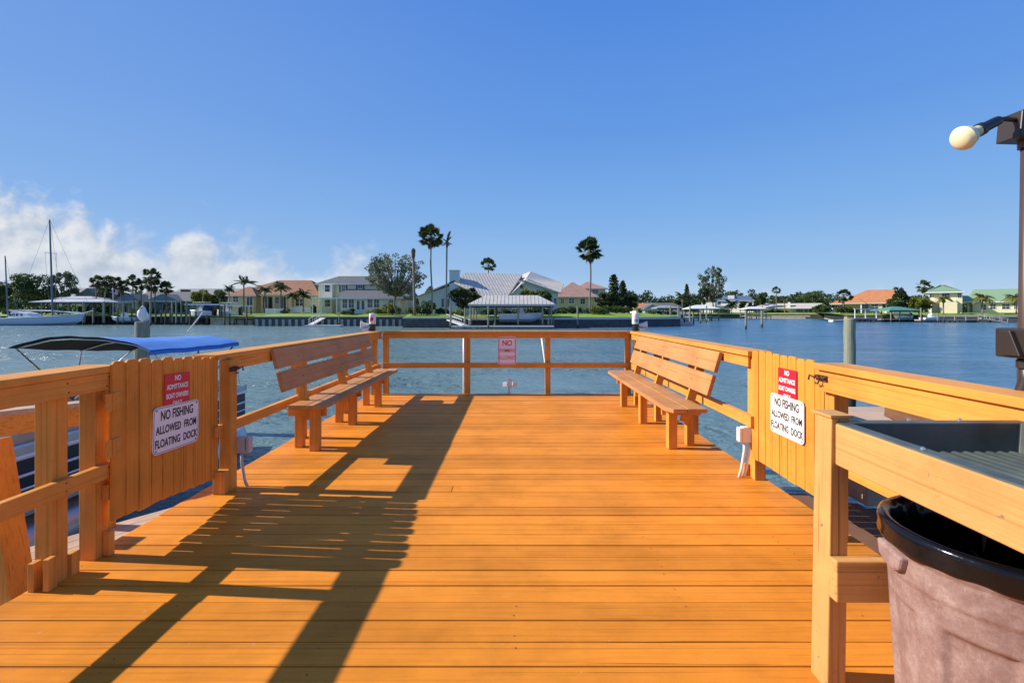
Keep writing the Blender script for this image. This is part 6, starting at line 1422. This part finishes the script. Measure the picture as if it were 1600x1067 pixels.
MB().box(PX(527, 86), PX(532, 86), 86, 86.05, PZ(488.5, 86), PZ(485.5, 86)); 
def marker():
    d = 86; t = thing('dock_sign', 'small yellow marker sign on a post at the ribbed seawall', 'sign', (PX(529.5, d), d, WATER)); MB().tube([P3(529.5, 509, d), P3(529.5, 489, d)], 0.07, 8).build('post', M['pile'], t); MB().prism(rrect(0.62, 0.55, 0.05), 0, 0.04, fn=lambda a, b_, h: (PX(529.5, d) + a, d - 0.1 - h, PZ(490, d) + b_)).build('panel', M['yellow'], t)
marker()
def fence(label, px0, px1, d, yt, yb, n):
    x0, x1 = PX(px0, d), PX(px1, d); z0, z1 = PZ(yb, d), PZ(yt, d); t = thing('picket_fence', label, 'fence', ((x0 + x1) / 2, d, z0)); mb = MB()
    for i in range(n): x = x0 + (x1 - x0) * i / (n - 1); mb.box(x - 0.05, x + 0.05, d - 0.03, d - 0.005, z0, z1)
    mb.build('pickets', M['white'], t); MB().box(x0, x1, d, d + 0.04, z1 - 0.3, z1 - 0.2).build('rail', M['white'], t); MB().box(x0, x1, d, d + 0.04, z0 + 0.15, z0 + 0.25).build('rail', M['white'], t)
    for f in (0, 0.5, 1): x = x0 + (x1 - x0) * f; MB().box(x - 0.08, x + 0.08, d + 0.045, d + 0.2, z0 - 0.2, z1 + 0.05).build('post', M['white'], t)
fence('white picket fence on the lawn left of the round dark bush', 415, 442, 98, 482, 492, 22); fence('white picket fence right of the round dark bush', 455, 486, 99, 480, 488, 24)
# right docks in the channel
dock('dock', 'grey wooden dock beside the channel', 1040, 1086, 104, 3, 496.5, legs=4); dock('floating_dock', 'low floating dock at the mouth of the channel', 1043, 1082, 95, 2.2, 505, mat='cap', legs=3, th=0.35); dock('dock', 'dock under the white hip roofed boathouse', 1080, 1125, 139, 6, 494.5, legs=5)
RPG = 'pilings of the channel docks'
for px, yt, d, r_, lb in ((1047.5, 479, 96, .14, 'left pale piling of the channel floating dock'), (1060, 477, 94, .16, 'dark piling in the middle of the channel floating dock'), (1078, 477, 97, .14, 'right pale piling of the channel floating dock'), (1083, 489, 110, .14, 'piling beside the channel dock platform'), (1094.5, 482, 112, .15, 'second piling right of the channel dock platform'), (1104, 478, 122, .17, 'lone dark piling right of the channel docks'), (1165.5, 485, 74, .15, 'left one of two pilings alone in the open water'), (1190.5, 485.5, 82, .16, 'right one of two pilings alone in the open water')):
    pile(lb, PX(px, d), d, PZ(yt, d), r_, 'pile', RPG if px < 1150 else None, 10)
def railset(label, px0, px1, d, yb, yt, n):
    t = thing('dock_railing', label, 'railing', (PX((px0 + px1) / 2, d), d, PZ(yb, d)))
    for i in range(n): x = PX(px0 + (px1 - px0) * i / (n - 1), d); MB().box(x - 0.06, x + 0.06, d - 0.06, d + 0.06, PZ(yb, d), PZ(yt, d)).build('post', M['cap'], t)
    for f in (0.0, 0.5): z = PZ(yt + (yb - yt) * f, d); MB().box(PX(px0, d), PX(px1, d), d - 0.1, d - 0.061, z - 0.12, z).build('rail', M['cap'], t)
railset('grey railing on the left part of the channel dock', 1042, 1060, 104.5, 496.5, 486, 4); railset('grey railing on the right part of the channel dock', 1063, 1076, 104.4, 496.5, 486.5, 3)
dock('dock', 'small dock before the ranch house', 1166, 1206, 176, 4, 493.5, legs=6); skiff('white rowing boat pulled to the bank left of the tall green piling', 1298, 1326, 127.5, 503.5, 0.55, 'gel', bow=1, console=False, motor=0)
# right shore
dock('dock', 'dock with white frame before the orange roofed house', 1334, 1372, 124, 3, 497.5, legs=5); dock('dock', 'boat dock under the teal boathouse', 1380, 1442, 124.5, 6, 498.5, legs=7); dock('dock', 'long pale dock with posts before the green roofed house', 1440, 1532, 120, 2.2, 499.3, legs=7, th=0.3)
def frame():
    d = 125; t = thing('lift_frame', 'open white boat lift frame before the orange roofed house', 'boat lift', (PX(1353, d), d, WATER))
    for p in (1336.5, 1353, 1370): MB().box(PX(p, d) - 0.1, PX(p, d) + 0.1, d, d + 0.2, WATER - 0.5, PZ(483.2, d)).build('post', M['gel'], t)
    MB().box(PX(1335, d), PX(1371.5, d), d - 0.02, d + 0.22, PZ(483.2, d) + 0.002, PZ(482, d)).build('beam', M['gel'], t)
frame()
skiff('white motorboat under the teal roofed boathouse', 1396, 1422, 126, 499, 0.9, 'gel', bow=-1, motor=1, console=False); skiff('white motorboat moored right of the teal boathouse', 1441, 1468, 121, 503, 1.1, 'gel', bow=1, console=True, motor=1)
RD = 'posts along the long pale dock before the green roofed house'
for px, yt, lb in ((1439, 481, 'tall pale post right of the teal boathouse'), (1465, 489, 'post left of the first yellowish palm'), (1476, 492, 'post below the first yellowish palm'), (1492, 493, 'first short post below the green roofed tower'), (1509.5, 491, 'second short post below the green roofed tower'), (1529, 493, 'post at the end of the long pale dock'), (1547, 494, 'last post before the lamp post')):
    pile(lb, PX(px, 119), 119, PZ(yt, 119), 0.15, 'pile', RD, 8)
gangway('white ramp at the right end of the long pale dock', 1532, 497.5, 119.5, 1572, 504, 118, 1.4)
